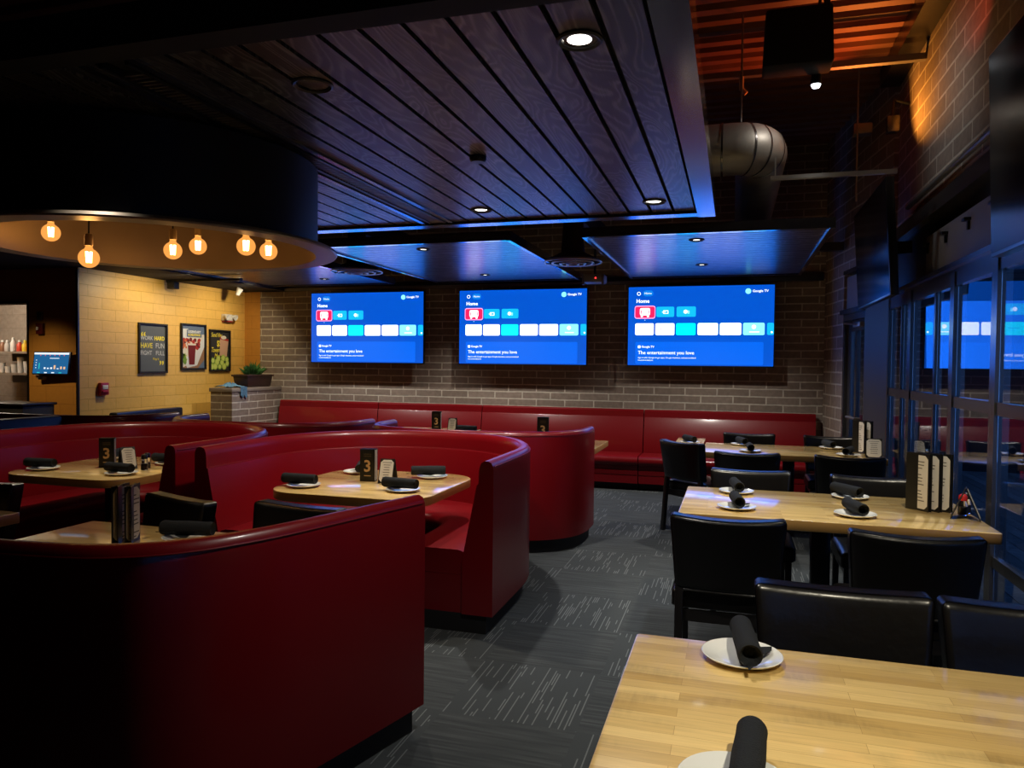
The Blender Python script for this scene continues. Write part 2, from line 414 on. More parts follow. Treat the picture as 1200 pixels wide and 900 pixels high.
# ------------------------------------------------------------------ camera
H = 1.55
def camera():
    yaw, pitch, roll = math.radians(16.602), math.radians(1.530), math.radians(.6115)
    F = Vector((-math.sin(yaw) * math.cos(pitch), math.cos(yaw) * math.cos(pitch), -math.sin(pitch)))
    r = Vector((math.cos(yaw), math.sin(yaw), 0)); u = r.cross(F)
    r2 = r * math.cos(roll) + u * math.sin(roll); u2 = -r * math.sin(roll) + u * math.cos(roll)
    cd = bpy.data.cameras.new('camera'); co = bpy.data.objects.new('camera', cd); C.objects.link(co)
    m = Matrix((r2, u2, -F)).transposed().to_4x4(); m.translation = (0, 0, H)
    co.matrix_world = m
    cd.sensor_width = 36; cd.lens = 870.4 / 1200 * 36; cd.clip_start = .05; cd.clip_end = 100
    SC.camera = co
camera()

# ================================================================== SETTING
YB, XY, XR, ZC, ZH = 9.9, -7.3, 1.39, 2.65, 4.3       # back wall, yellow wall, window plane, dropped ceiling, roof deck
YK = 6.84                                             # orange wall
struct('floor', MB().box((-13, -4, -.12), (1.42, YB + .2, 0)), 'carpet')
# roof deck: ribs run across the room
def roof():
    prof = []; y = -4.0
    while y < 10.0:
        prof += [(y, ZH), (y + .09, ZH), (y + .105, ZH + .05), (y + .185, ZH + .05)]; y += .2
    mb = MB(); b = mb.bm
    a = [b.verts.new((-13, p[0], p[1])) for p in prof]; c = [b.verts.new((1.7, p[0], p[1])) for p in prof]
    for k in range(len(prof) - 1): b.faces.new([a[k], a[k + 1], c[k + 1], c[k]])
    mb.box((-13, -4, ZH + .08), (1.7, 10.1, ZH + .2))
    return mb
struct('ceiling', roof(), 'rust')
struct('wall_back', MB().box((-7.02, YB, 0), (1.4, YB + .2, ZH + .1)), 'brick')
mb = MB().box((XY, YB, 0), (-7.02, YB + .2, ZH)).box((-13, YB + .1, 0), (XY, YB + .2, ZH))
struct('wall_back_painted', mb, 'orange')
struct('wall_left', MB().box((XY - .25, YK + .012, 0), (XY, YB, ZH)), 'yellow')
struct('wall_behind', MB().box((-13, -4.2, 0), (1.7, -4, ZH + .1)), 'void')
struct('wall_far_left', MB().box((-13.2, -4.2, 0), (-13, 10.1, ZH + .1)), 'void')
# orange wall with the kitchen doorway
mb = MB().box((-8.07, YK, 0), (XY - .26, YK + .15, ZH)).box((XY - .26, YK, 0), (XY, YK + .011, ZH)).box((-9.6, YK, 2.21), (-8.07, YK + .15, ZH)).box((-13, YK, 0), (-9.6, YK + .15, ZH))
struct('wall_orange', mb, 'orange')
mb = MB().box((-8.07, YK - .012, 0), (-8.045, YK + .16, 2.235)).box((-9.6, YK - .012, 2.21), (-8.07, YK + .16, 2.235))
struct('trim_1', mb, 'blackwood')
struct('trim_2', MB().box((XY - .02, YK - .02, 0), (XY + .012, YK + .0, 2.6)), 'blackwood')
# kitchen behind the doorway
mb = MB().box((-11, 8.4, 0), (XY - .25, 8.5, 2.6))
struct('wall_kitchen', mb, 'kitchenwall')
struct('ceiling_kitchen', MB().box((-11, YK + .15, 2.42), (XY - .25, 8.4, 2.5)), 'white')
# low ceiling over the left side of the room
mb = MB().box((XY, 5.62, 2.62), (-6.52, YB, 2.70))
mb.box((-13, 5.62, 2.62), (XY, YK, 2.70)).box((-13, -4, 2.68), (-6.1, 5.62, 2.76))
struct('ceiling_soffit', mb, 'void')

# --- right wall: brick above the windows, steel lintel, recess
mb = MB().box((1.42, -4, 2.78), (1.65, 7.62, ZH + .1))
struct('wall_right', mb, 'brick_big')
A0, A1, A2, A3 = (1.385, 7.62), (1.285, 8.28), (1.174, 9.1), (1.065, YB)
def slab(a, b, z0, z1, t=.22):
    d = Vector((b[0] - a[0], b[1] - a[1], 0)).normalized(); n = Vector((d.y, -d.x, 0)) * t
    return MB().prism([a, b, (b[0] + n.x, b[1] + n.y), (a[0] + n.x, a[1] + n.y)], z0, z1)
def uvwall(o):    # courses run along the wall
    me = o.data
    uvl = me.uv_layers[0]
    for p in me.polygons:
        if abs(p.normal.z) < .5:
            for li in p.loop_indices:
                c = me.vertices[me.loops[li].vertex_index].co; uvl.data[li].uv = (c.y + c.x * .1, c.z)
uvwall(struct('wall_right_return', slab(A2, A3, 0, ZH + .1), 'brick_big'))
uvwall(struct('wall_right_over_door', slab(A1, A2, 2.62, ZH + .1), 'brick_big'))
uvwall(struct('wall_right_over_panel', slab(A0, A1, 2.2, ZH + .1), 'brick_big'))
struct('wall_right_panel', slab((A0[0] - .012, A0[1]), (A1[0] - .012, A1[1]), 0, 2.2, .2), mat('dark_panel', (.03, .029, .031), .55))
# side door in its frame
dd = Vector((A2[0] - A1[0], A2[1] - A1[1], 0)); dl = dd.length; da = math.atan2(dd.y, dd.x)
door = tag(bpy.data.objects.new('door_1', None), kind='structure'); C.objects.link(door)
door.location = (A1[0], A1[1], 0); door.rotation_euler = (0, 0, da)
mb = MB().box((0, -.10, 0), (.06, 0, 2.14)).box((dl - .05, -.10, 0), (dl, 0, 2.14)).box((.06, -.10, 2.07), (dl - .05, 0, 2.14))
mb.obj('door_frame', 'bronze', door, 0)
mb = MB().box((.07, -.09, .02), (.15, -.04, 2.06)).box((dl - .16, -.09, .02), (dl - .06, -.04, 2.06)).box((.15, -.09, .02), (dl - .16, -.04, .26)).box((.15, -.09, 1.95), (dl - .16, -.04, 2.06)).box((.45, -.09, .26), (.50, -.04, 1.95))
mb.obj('door_leaf', 'bronze', door, 0)
MB().box((.15, -.07, .26), (dl - .16, -.06, 1.95)).obj('pane', 'glass', door, 0)
MB().tube([(.14, .0, 1.02), (.14, .05, 1.02), (.45, .05, 1.02), (.45, 0, 1.02)], .014).obj('push_bar', 'steel', door)
MB().box((.12, -.04, 1.98), (.36, .03, 2.03), bev=.006).tube([(.2, .02, 2.0), (.34, .12, 2.02), (.42, .02, 2.05)], .009).obj('door_closer', 'steel', door)
# recess over the door
mb = slab((A1[0] + .03, A1[1]), (A2[0] + .03, A2[1]), 2.14, 2.56, .1)
struct('trim_3', mb, 'panelgrey')
struct('trim_4', slab((A1[0] - .04, A1[1]), (A2[0] - .04, A2[1]), 2.14, 2.19, .26), 'bronze')
struct('trim_5', slab((A1[0] - .01, A1[1]), (A2[0] - .01, A2[1]), 2.59, 2.63, .24), 'bronze')
# long recess above the glazed wall
struct('trim_6', MB().box((1.60, -4, 2.2), (1.65, 7.62, 2.80)), 'panelgrey')
struct('trim_7', MB().box((1.355, -4, 2.215), (1.62, 7.6, 2.245)).box((1.38, -4, 2.18), (1.62, 7.6, 2.215)), 'bronze')
struct('trim_8', MB().box((1.37, -4, 2.685), (1.62, 7.62, 2.70)).box((1.37, -4, 2.70), (1.385, 7.62, 2.795)).box((1.385, -4, 2.70), (1.62, 7.62, 2.79)), 'bronze')
struct('trim_9', MB().box((1.43, 6.46, 2.245), (1.60, 7.62, 2.685)), 'drum')
tag(MB().tube([(1.375, -4, 2.9), (1.375, 6.95, 2.9)], .022, 12).obj('conduit_pipe', 'steel'), 'long steel conduit pipe fixed along brick above the glazed wall recess', 'pipe')
struct('trim_10', MB().box((1.25, -4, ZH - .16), (1.42, 7.62, ZH)), 'blackwood')
for k, y in enumerate((4.82, 5.34, 5.86, 6.38)):
    mb = MB().box((1.37, y - .035, 2.485), (1.41, y + .035, 2.505), bev=.003).box((1.395, y - .012, 2.43), (1.41, y + .012, 2.485))
    tag(mb.obj('wall_clip', 'blackmetal'), ['small black clip nearest the large dark television in the wall recess', 'second small black clip counted from the large dark television',
        'third small black clip counted from the large dark television', 'small black clip at the far edge of the pale recess panel'][k], 'clip', 'clips in the wall recess')
tag(MB().box((1.41, -1, 2.246), (1.44, 6.44, 2.56)).obj('recess_board', 'panelgrey', smooth=0), 'long pale grey board fixed at the back of wall recess above glazing', 'board')

# --- glazed wall: leaves with stiles, rails and panes
stiles = [7.60, 6.72, 5.49, 4.66, 3.55, 2.6, 1.4, 0.2, -1.0, -2.2, -3.4]
for k in range(len(stiles) - 1):
    y1, y0 = stiles[k], stiles[k + 1]
    mid = {0: 7.08, 1: 5.97}.get(k)
    w = .045
    mb = MB()
    for y in (y0 + .002, y1 - w): mb.box((XR - .03, y, 0.0), (XR + .05, y + w, 2.18))
    for z0, z1 in ((0, .07), (.47, .53), (1.30, 1.37), (2.09, 2.18)): mb.box((XR - .022, y0 + w, z0), (XR + .042, y1 - w, z1))
    if mid: mb.box((XR - .018, mid - .02, .07), (XR + .038, mid + .02, 2.09))
    f = struct('window_%d' % (k + 1), mb, 'bronze')
    ycs = [(y0 + w, y1 - w)] if not mid else [(y0 + w, mid - .02), (mid + .02, y1 - w)]
    for a, b_ in ycs:
        for z0, z1 in ((.07, .47), (.53, 1.30), (1.37, 2.09)):
            g = MB().box((-.004, a - (a + b_) / 2, z0), (.004, b_ - (a + b_) / 2, z1)).obj('pane', 'glass', f, 0)
            g.location = (XR + .01, (a + b_) / 2, 0)
            g.rotation_euler = (0, 0, math.radians(1.75 if y1 > 3.6 else 0))
struct('trim_11', MB().box((1.33, -4, 0), (1.36, 7.6, .09)), 'bronze')

# --- outside: patio deck, dark neighbouring wall, tree
mb = MB(); x = 1.46
while x < 9.0:
    mb.box((x, -5, -.08), (x + .135, 13, -.03)); x += .142
struct('ground', mb, M['deckwood'])
struct('wall_outside', MB().box((9.0, -5, -.1), (9.2, 13, 3.2)).box((1.5, 13, -.1), (9.2, 13.2, 3.2)), 'dark_ext')
struct('ceiling_shade_slab', MB().box((1.66, -5, 2.95), (3.4, 13, 3.05)), 'dark_ext')  # roof slab added outside to keep the upper window view dark
def tree(x, y):
    t = thing('patio_tree', 'leafy tree standing on the patio beyond the window wall', 'tree', (x, y, -.03))
    MB().tube([(0, 0, 0), (.03, .02, .8), (-.02, 0, 1.6), (.05, .03, 2.3)], [.08, .065, .055, .04]).obj('trunk', 'blackwood', t)
    b = MB(); rnd = random.Random(3)
    for k in range(900):
        a, h = rnd.uniform(0, 2 * PI), rnd.uniform(1.3, 3.2); rr = math.sqrt(rnd.random()) * (.75 - abs(h - 2.2) * .45)
        p = Vector((rr * math.cos(a), rr * math.sin(a), h)); d = Vector((rnd.uniform(-1, 1), rnd.uniform(-1, 1), rnd.uniform(-1, .4))).normalized() * .07
        e = d.cross(Vector((rnd.random(), rnd.random(), 1))).normalized() * .025
        b.quad(p, p + d * .5 + e, p + d, p + d * .5 - e)
    b.obj('crown', 'leaf', t, 0)
tree(6.0, 10.5)

# --- dropped wood ceiling: boards run towards the back wall
def main_ceiling():
    mb = MB(); x = -.285
    k = 0
    while x > -6.0:
        w = .134
        if -2.36 < x - w and x < -2.1: x -= .155; continue
        mb.box((x - w, 2.2, ZC), (x, 5.42, ZC + .02)); x -= .155; k += 1
    return mb
struct('ceiling_boards', main_ceiling(), 'oak')
mb = MB().box((-.265, 2.08, ZC - .025), (-.145, 5.55, ZC + .12)).box((-6.1, 5.43, ZC - .02), (-.265, 5.55, ZC + .12))
mb.box((-2.135, 2.19, ZC - .012), (-2.1, 5.43, ZC + .06)).box((-2.36, 2.19, ZC - .012), (-2.325, 5.43, ZC + .06))
struct('trim_12', mb, 'trim')
struct('trim_17', MB().box((-6.1, 2.08, ZC - .02), (-.265, 2.19, ZC + .12)), 'void')
struct('ceiling_backing', MB().box((-6.1, 2.1, ZC + .05), (-.2, 5.5, ZC + .1)), 'void')
vt = thing('linear_air_vent', 'long slotted black air vent set along the dark wood ceiling', 'vent', (-2.23, 3.85, ZC))
mb = MB()
for k in range(98):
    y = -1.5 + k * .0315
    mb.box((-.05, y, -.004), (.05, y + .010, .02))
mb.obj('louvre', 'rimsteel', vt, 0)
MB().box((-.09, -1.6, .02), (.09, 1.56, .045)).obj('backing', 'void', vt, 0)
MB().box((-.07, -1.6, -.008), (-.05, 1.56, .02)).box((.05, -1.6, -.008), (.07, 1.56, .02)).obj('frame', 'blackmetal', vt, 0)
# --- floating slat panels in front of the back wall
for k, (x0, x1) in enumerate(((-1.26, .74), (-3.87, -1.90), (-6.50, -4.50))):
    mb = MB(); y = 6.33
    while y < 9.32:
        mb.box((x0 + .04, y, ZC), (x1 - .04, y + .086, ZC + .02)); y += .1
    p = struct('ceiling_panel_%s' % ('right', 'middle', 'left')[k], mb, 'oak_x')
    mb = MB().box((x0, 6.27, ZC - .015), (x0 + .04, 9.4, ZC + .07)).box((x1 - .04, 6.27, ZC - .015), (x1, 9.4, ZC + .07)).box((x0 + .04, 6.27, ZC - .012), (x1 - .04, 6.325, ZC + .07)).box((x0 + .04, 9.34, ZC - .012), (x1 - .04, 9.4, ZC + .07))
    mb.obj('frame', 'trim', p, 0)
    MB().box((x0 + .04, 6.3, ZC + .03), (x1 - .04, 9.36, ZC + .06)).obj('backing', 'void', p, 0)
# painted joists and beams in the void
for x in (-4.2, -1.58): struct('trim_%d' % (13 if x > -3 else 14), MB().box((x - .05, 5.6, 3.05), (x + .05, 9.85, 3.25)), 'void')
struct('beam_1', MB().box((-6.5, 5.75, 2.74), (-.2, 5.95, 2.98)), 'void')
struct('trim_15', MB().box((-7.0, 9.78, 2.62), (-.2, 9.84, 2.655)), 'steel')
struct('trim_16', MB().box((-7.0, 9.84, 2.62), (1.04, 9.89, 2.72)), 'blackwood')

# ================================================================== CEILING FITTINGS
def downlight(x, y, z, label, lit=True, r=.058):
    t = thing('recessed_downlight', label, 'ceiling light', (x, y, z), 0, 'recessed downlights')
    MB().lathe([(r, .03), (r + .003, -.002), (r + .014, -.008), (r + .022, -.003), (r + .022, .004)], 28).obj('trim_ring', 'blackmetal' if not lit else 'black', t)
    MB().lathe([(0, .002), (r * .6, .0), (r - .001, .006), (r - .001, .02), (0, .02)], 28).obj('lens', 'lens' if lit else 'lens_off', t)
    return t
DL = [(-.52, 2.5, 'lit recessed downlight nearest the viewer in the dark wood ceiling'), (-.53, 5.07, 'lit recessed downlight near the far right corner of dark wood ceiling'),
      (-1.75, 5.05, 'lit recessed downlight at the back edge of wood ceiling near the vent')]
for x, y, l in DL: downlight(x, y, ZC - .002, l)
PL = [(-2.89, 6.65, 'lit downlight at the front of the middle ceiling panel'), (-.33, 6.68, 'lit downlight at the front of the right ceiling panel'),
      (-2.96, 8.72, 'lit downlight at the back of the middle ceiling panel'), (-.35, 8.32, 'lit downlight at the back of the right ceiling panel'), (-5.2, 8.72, 'lit downlight at the back of the left ceiling panel')]
for x, y, l in PL: downlight(x, y, ZC - .002, l, r=.045)
downlight(-1.62, 2.62, ZC - .002, 'unlit dark recessed downlight in the boards near the round chandelier', False, .06)
tag(MB().lathe([(0, -.03), (.035, -.03), (.045, -.018), (.045, .0), (0, .0)], 24).obj('smoke_detector', 'blackmetal', loc=(-1.32, 3.75, ZC - .002)), 'small round black detector fixed under the dark ceiling boards', 'detector')

# round chandelier: black drum, bronze inside, steel flange
DC = (-3.01, 3.33)
t = thing('drum_chandelier', 'large round black drum chandelier with bronze lit inside above booths', 'chandelier', (DC[0], DC[1], 2.15))
MB().lathe([(.842, .02), (.842, .47)], 96).obj('drum', 'drum', t)
MB().lathe([(.832, .0), (.832, .46), (0, .46)], 96).obj('lining', 'copper', t)
MB().lathe([(.832, .0), (.945, .0), (.95, .008), (.945, .022), (.842, .022)], 96).obj('flange', 'rimsteel', t)
mb = MB()
for a, r0 in ((.6, .78), (2.4, .78), (4.3, .78)):
    mb.tube([(0, 0, .40), (r0 * math.cos(a), r0 * math.sin(a), .30)], .008)
mb.lathe([(0, .455), (.06, .455), (.06, .42), (.03, .40), (0, .40)], 20)
mb.obj('arm', 'sock', t)
BULBS = [(-3.66, 3.25, 2.255, 'glowing globe bulb at the left end of round chandelier'), (-3.05, 2.92, 2.05, 'lowest glowing globe bulb on the crooked arm of chandelier'),
         (-2.97, 3.40, 2.155, 'glowing globe bulb at the middle of the round chandelier'), (-2.97, 3.60, 2.21, 'small glowing globe bulb just right of the middle bulb in chandelier'),
         (-2.47, 3.36, 2.155, 'nearer glowing bulb of the pair at right end of chandelier'), (-2.50, 3.60, 2.165, 'farther glowing bulb of the pair at right end of chandelier')]
def bulb(x, y, z, label):
    t = thing('globe_bulb', label, 'light bulb', (x, y, z), 0, 'globe bulbs in the round chandelier')
    R = .048
    MB().lathe([(R * math.sin(PI * k / 14), -R * math.cos(PI * k / 14)) for k in range(13)] + [(.016, R + .004), (.015, R + .016)], 24).obj('globe', 'bulbglass', t)
    MB().lathe([(0, R + .07), (.014, R + .07), (.019, R + .06), (.019, R + .012), (0, R + .012)], 16).obj('socket', 'sock', t)
    MB().tube([(0, 0, R + .07), (0, 0, max(R + .09, 2.58 - z))], .004, 8).obj('rod', 'blackmetal', t)
    mb = MB()
    for k in range(4):
        a = k * PI / 2; mb.tube([(.009 * math.cos(a), .009 * math.sin(a), -.022), (.013 * math.cos(a), .013 * math.sin(a), .03)], .0065, 6)
    mb.obj('filament', 'filament', t)
    return t
for b in BULBS: bulb(*b)

# round air diffusers and small projector in the gaps between the panels
def diffuser(x, y, z, label):
    t = thing('round_air_diffuser', label, 'vent', (x, y, z), 0, 'round air diffusers')
    for r0, z0 in ((.29, 0), (.21, -.008), (.13, -.016), (.06, -.02)):
        MB().lathe([(r0 + .011 * math.cos(k * PI / 4), z0 + .009 * math.sin(k * PI / 4)) for k in range(9)], 56).obj('ring', 'rimsteel', t)
    MB().box((-.28, -.006, -.012), (.28, .006, .0)).obj('cross_bar', 'blackmetal', t, 0)
    MB().lathe([(.28, .02), (.12, .10), (.10, .45), (0, .45)], 32).obj('neck', 'void', t)
diffuser(-1.60, 7.5, 2.60, 'round ringed ceiling air vent between middle and right ceiling panels')
diffuser(-4.2, 7.75, 2.60, 'round ringed ceiling air vent between left and middle ceiling panels')
t = thing('wall_projector', 'small pale projector with red light above the middle televisions', 'projector', (-1.66, 9.1, 2.56))
MB().box((-.13, -.12, 0), (.13, .12, .10), bev=.015).obj('body', 'panelgrey', t)
for s in (-1, 1): MB().box((s * .12 - .015, -.14, -.03), (s * .12 + .015, -.10, .10), rot=.0, bev=.004).obj('bracket', 'steel', t)
MB().lathe([(0, .004), (.008, .003), (.009, 0)], 12, (.03, -.121, .05), Matrix.Rotation(PI / 2, 4, 'X')).obj('indicator', emis('indicator', (1, .02, .02), 6), t)
MB().tube([(0, 0, .1), (0, 0, .6)], .015).obj('pole', 'blackmetal', t)

# high fittings at the right: duct, hanging speaker, spot lamp, struts
yD, zD, rD = 6.15, 3.26, .20
pts = [(-2.6, yD, zD), (-.02, yD, zD)] + [(-.02 + .2 * math.sin(a), yD + .2 - .2 * math.cos(a), zD) for a in [PI / 2 * k / 5 for k in range(1, 6)]] + [(.18, 9.3, zD)]
d = thing('round_duct', 'fat galvanised round air duct with an elbow under the roof deck', 'duct', (0, 0, 0))
MB().tube(pts, rD, 28).obj('pipe', 'galv', d)
for p, q in (((-.125, yD, zD), (-.11, yD, zD)), ((.040, yD + .012, zD), (.052, yD + .018, zD)), ((.105, yD + .048, zD), (.115, yD + .058, zD)), ((.162, yD + .122, zD), (.167, yD + .134, zD))):
    MB().tube([p, q], rD + .005, 28, cap=False).obj('seam_band', 'bronze', d)
MB().tube([(.02, yD, zD + rD), (.02, yD, ZH)], .008).obj('hanger', 'steel', d)
t = thing('hanging_speaker', 'black square speaker hung under the red roof deck', 'speaker', (.395, 5.72, 3.675))
MB().box((-.235, -.12, 0), (.235, .14, .40), bev=.02, fn=lambda c: (c.x * (1 - .06 * c.z / .38), c.y, c.z)).obj('cabinet', 'void', t)
MB().box((.17, -.02, .30), (.21, .02, .64)).obj('bracket', 'blackmetal', t)
t = thing('spot_lamp', 'small bright white spot lamp hanging below the black speaker', 'spotlight', (.54, 5.9, 3.6))
MB().lathe([(0, .16), (.02, .16), (.035, .12), (.04, .02), (.036, .02), (.03, .03), (0, .03)], 20).obj('can', 'blackmetal', t)
MB().lathe([(0, -.008), (.026, .0), (.034, .022), (0, .026)], 20).obj('lens', 'spotlens', t)
MB().tube([(0, 0, .15), (0, 0, .36), (.02, .0, .69)], .012).obj('stem', 'blackmetal', t)
tag(MB().box((-.8, 6.62, 4.0), (1.42, 6.68, 4.05)).obj('steel_channel', 'steel', smooth=0), 'thin steel channel spanning under the red roof deck', 'channel')
tag(MB().tube([(.02, 6.64, 4.01), (.02, 6.64, 3.9), (.06, 6.64, 3.86)], .02).obj('conduit_box', 'gold'), 'small tan junction fitting above the round duct elbow', 'fitting')
tag(MB().box((.24, 5.98, 2.965), (1.11, 6.02, 2.995)).box((.27, 5.99, 2.995), (.28, 6.0, 3.14)).obj('steel_strut', 'shelf', smooth=0), 'pale horizontal steel strut reaching to the tilted wall television', 'strut')
t = thing('wall_flood_lamp', 'small bracket lamp on the brick near roof throwing orange light', 'lamp', (1.30, 7.2, 3.72))
MB().tube([(.12, 0, .12), (0, 0, .16), (-.02, -.02, .02)], .018).obj('bracket', 'blackmetal', t)
MB().box((-.06, -.05, -.12), (.04, .05, .02), bev=.01).obj('housing', 'bronze', t)
jb = thing('junction_box', 'small grey junction box with a thin vertical conduit beside bracket lamp', 'box', (1.10, 7.56, 3.7))
MB().box((-.08, -.06, 0), (.08, .06, .10), bev=.01).obj('box', 'steel', jb)
MB().tube([(-.05, -.07, .6), (-.05, -.07, -.62)], .008).obj('conduit', 'steel', jb)
tag(MB().box((.3, 9.0, 2.86), (1.15, 9.12, 2.95)).obj('black_rail', 'blackmetal', smooth=0), 'black metal rail near the ceiling in the far right corner', 'rail')

# ================================================================== TELEVISIONS
TW, TH = 1.775, 1.0
def make_tv(label):
    t = thing('television', label, 'television', (0, 0, 0), 0, 'wall televisions showing a blue home screen')
    MB().box((-TW / 2 - .012, 0, -TH / 2 - .016), (TW / 2 + .012, .05, TH / 2 + .012), bev=.006).obj('bezel', 'bezel', t)
    MB().box((-.45, .05, -.3), (.45, .12, .3), bev=.01).box((-.2, .12, -.25), (.2, .30, .25)).obj('mount', 'blackmetal', t)
    MB().poly([(-TW / 2, -.002, -TH / 2), (TW / 2, -.002, -TH / 2), (TW / 2, -.002, TH / 2), (-TW / 2, -.002, TH / 2)]).obj('screen', U['bg'], t, 0)
    def X(u): return -TW / 2 + u * TW
    def Z(v): return TH / 2 - v * TH
    def tile(u0, u1, v0, v1, m, y=-.004, r=.018, name='tile', par=None):
        w, h = (u1 - u0) * TW, (v1 - v0) * TH; r = min(r, h / 2.01, w / 2.01)
        cx, cz = X((u0 + u1) / 2), Z((v0 + v1) / 2)
        return MB().poly([(cx + px, y, cz + pz) for px, pz in rrect(w, h, r)]).obj(name, m, par or t, 0)
    tile(.054, .934, .70, .985, U['card'], name='card')
    tile(.103, .177, .045, .12, U['pill'], r=.05, name='pill')
    MB().poly([(X(.074) + px, -.004, Z(.085) + pz) for px, pz in disc(.024)]).obj('icon', U['txt'], t, 0)
    MB().poly([(X(.074) + px, -.0045, Z(.085) + pz) for px, pz in disc(.016)]).obj('icon_hole', U['bg'], t, 0)
    MB().poly([(X(.827) + px, -.004, Z(.075) + pz) for px, pz in disc(.034)]).obj('icon', U['mint'], t, 0)
    tile(.045, .193, .24, .405, U['pink'], r=.03); red = tile(.050, .188, .252, .393, U['red'], y=-.005, r=.024)
    # television glyph on the red tile
    tile(.083, .155, .270, .362, U['white'], y=-.006, r=.02, name='icon', par=red)
    for u in (.097, .141): tile(u - .007, u + .007, .355, .385, U['white'], y=-.0062, r=.005, name='icon', par=red)
    for u in (.092, .146): tile(u - .0035, u + .0035, .295, .345, U['red'], y=-.0065, r=.004, name='icon', par=red)
    tile(.115, .123, .418, .43, U['dim'], name='icon')
    src = tile(.200, .326, .255, .385, U['teal']); tile(.342, .476, .255, .385, U['teal'])
    tile(.248, .285, .300, .345, U['txt'], y=-.005, r=.006, name='icon', par=src); tile(.254, .279, .310, .336, U['teal'], y=-.006, r=.004, name='icon_hole', par=src)
    tile(.240, .268, .319, .327, U['txt'], y=-.007, r=.002, name='icon', par=src)
    MB().poly([(X(.405) + px, -.005, Z(.32) + pz) for px, pz in disc(.026, 8)]).obj('icon', U['txt'], t, 0)
    tile(.418, .432, .305, .345, U['mint'], y=-.0055, r=.004, name='icon')
    for u0, u1, m in ((.051, .183, 'white'), (.195, .329, 'white'), (.341, .476, 'cyan'), (.49, .629, 'white'), (.641, .785, 'white'), (.797, .939, 'mint'), (.955, .9995, 'teal')):
        tile(u0, u1, .465, .615, U[m])
    MB().poly([(X(.235) + px, -.005, Z(.54) + pz) for px, pz in disc(.014, 12)]).obj('icon', U['rose'], t, 0)
    tile(.375, .445, .53, .538, U['teal'], y=-.005, r=.003, name='icon'); tile(.40, .425, .558, .565, U['teal'], y=-.005, r=.003, name='icon')
    MB().poly([(X(.868) + px, -.005, Z(.515) + pz) for px, pz in disc(.026, 14)]).obj('icon', U['white'], t, 0)
    tile(.838, .905, .572, .582, U['white'], y=-.005, r=.003, name='icon'); tile(.98, .992, .57, .59, U['white'], y=-.005, r=.003, name='icon')
    R = (PI / 2, 0, 0)
    text('Home', .036, U['txt'], t, (X(.140), -.006, Z(.083)), R, 'CENTER')
    text('Home', .066, U['txt'], t, (X(.056), -.006, Z(.182)), R, bold=.0015)
    text('Google TV', .042, U['txt'], t, (X(.855), -.006, Z(.075)), R, bold=.0006)
    text('Google TV', .036, U['txt'], t, (X(.098), -.006, Z(.765)), R, bold=.0006)
    tile(.072, .091, .748, .782, U['txt'], y=-.005, r=.006, name='icon')
    text('The entertainment you love', .062, U['txt'], t, (X(.073), -.006, Z(.84)), R, bold=.0004)
    text('Sign in with Google to get apps, Google Assistant, and personalized', .0265, U['txt'], t, (X(.073), -.006, Z(.903)), R)
    text('recommendations', .0265, U['txt'], t, (X(.073), -.006, Z(.935)), R)
    return t
YT = 9.62
tv = make_tv('wall television left of three, nearest the yellow wall, showing blue home screen')
tv.location = (-5.06, YT, 2.052)
dup(tv, (-2.745, YT, 2.052), 0, 'wall television in the middle of three on the brick wall')
dup(tv, (-.425, YT, 2.055), 0, 'wall television right of three, nearest the window corner')
def side_tv(name_label, loc, rz, w, h, tilt=0):
    t = thing('television', name_label, 'television', loc, rz)
    MB().box((-w / 2, -.03, -h / 2), (w / 2, .03, h / 2), bev=.006).obj('bezel', 'bezel', t)
    MB().poly([(-w / 2 + .012, -.032, -h / 2 + .016), (w / 2 - .012, -.032, -h / 2 + .016), (w / 2 - .012, -.032, h / 2 - .012), (-w / 2 + .012, -.032, h / 2 - .012)]).obj('screen', 'screen', t, 0)
    MB().box((-.2, .03, -.2), (.2, .07, .2), bev=.01).box((-.04, .07, -.05), (.04, .28, .05)).obj('mount', 'blackmetal', t)
    t.rotation_euler = (tilt, 0, rz)
    return t
side_tv('switched off television on the window wall reflecting blue, beside the steel strut', (1.11, 6.86, 2.535), -PI / 2, 1.5, .88, math.radians(3.5))
side_tv('large dark television cut off by the right edge of the view', (1.11, 3.04, 2.50), -PI / 2, 1.55, .90, math.radians(2))

# ================================================================== YELLOW WALL
def poster_base(y, z, w, h, label):
    t = thing('framed_poster', label, 'poster', (XY + .001, y, z), PI / 2, 'framed posters on the yellow wall')
    mb = MB()
    f = .022
    mb.box((-w / 2, -.03, -h / 2), (w / 2, 0, -h / 2 + f)).box((-w / 2, -.03, h / 2 - f), (w / 2, 0, h / 2)).box((-w / 2, -.03, -h / 2 + f), (-w / 2 + f, 0, h / 2 - f)).box((w / 2 - f, -.03, -h / 2 + f), (w / 2, 0, h / 2 - f))
    mb.obj('frame', 'black', t, 0)
    return t
def pp(t, m, pts, y=-.006, name='print'):
    return MB().poly([(p[0], y, p[1]) for p in pts]).obj(name, m, t, 0)
def pm(name, c): M[name] = mat('print_' + name, c, .6); return name
for n, c in dict(slate=(.10, .115, .125), pyel=(.86, .72, .06), pwhite=(.68, .70, .70), pblack=(.025, .025, .025), pred=(.42, .03, .02), pdred=(.16, .012, .012), porange=(.62, .16, .05), pwood=(.30, .16, .08),
                 pcream=(.72, .66, .56), plime=(.42, .58, .08), plime2=(.60, .70, .16), pgreen=(.16, .30, .04), ppink=(.60, .36, .24), pgrey=(.33, .36, .38), pblue=(.12, .17, .26)).items(): pm(n, c)
R90 = (PI / 2, 0, 0)
pw, ph = .50, .65
p = poster_base(7.98, 1.708, pw, ph, 'grey framed poster with yellow and white motto lettering')
pp(p, 'slate', rrect(pw - .04, ph - .04, .001, 1), name='sheet')
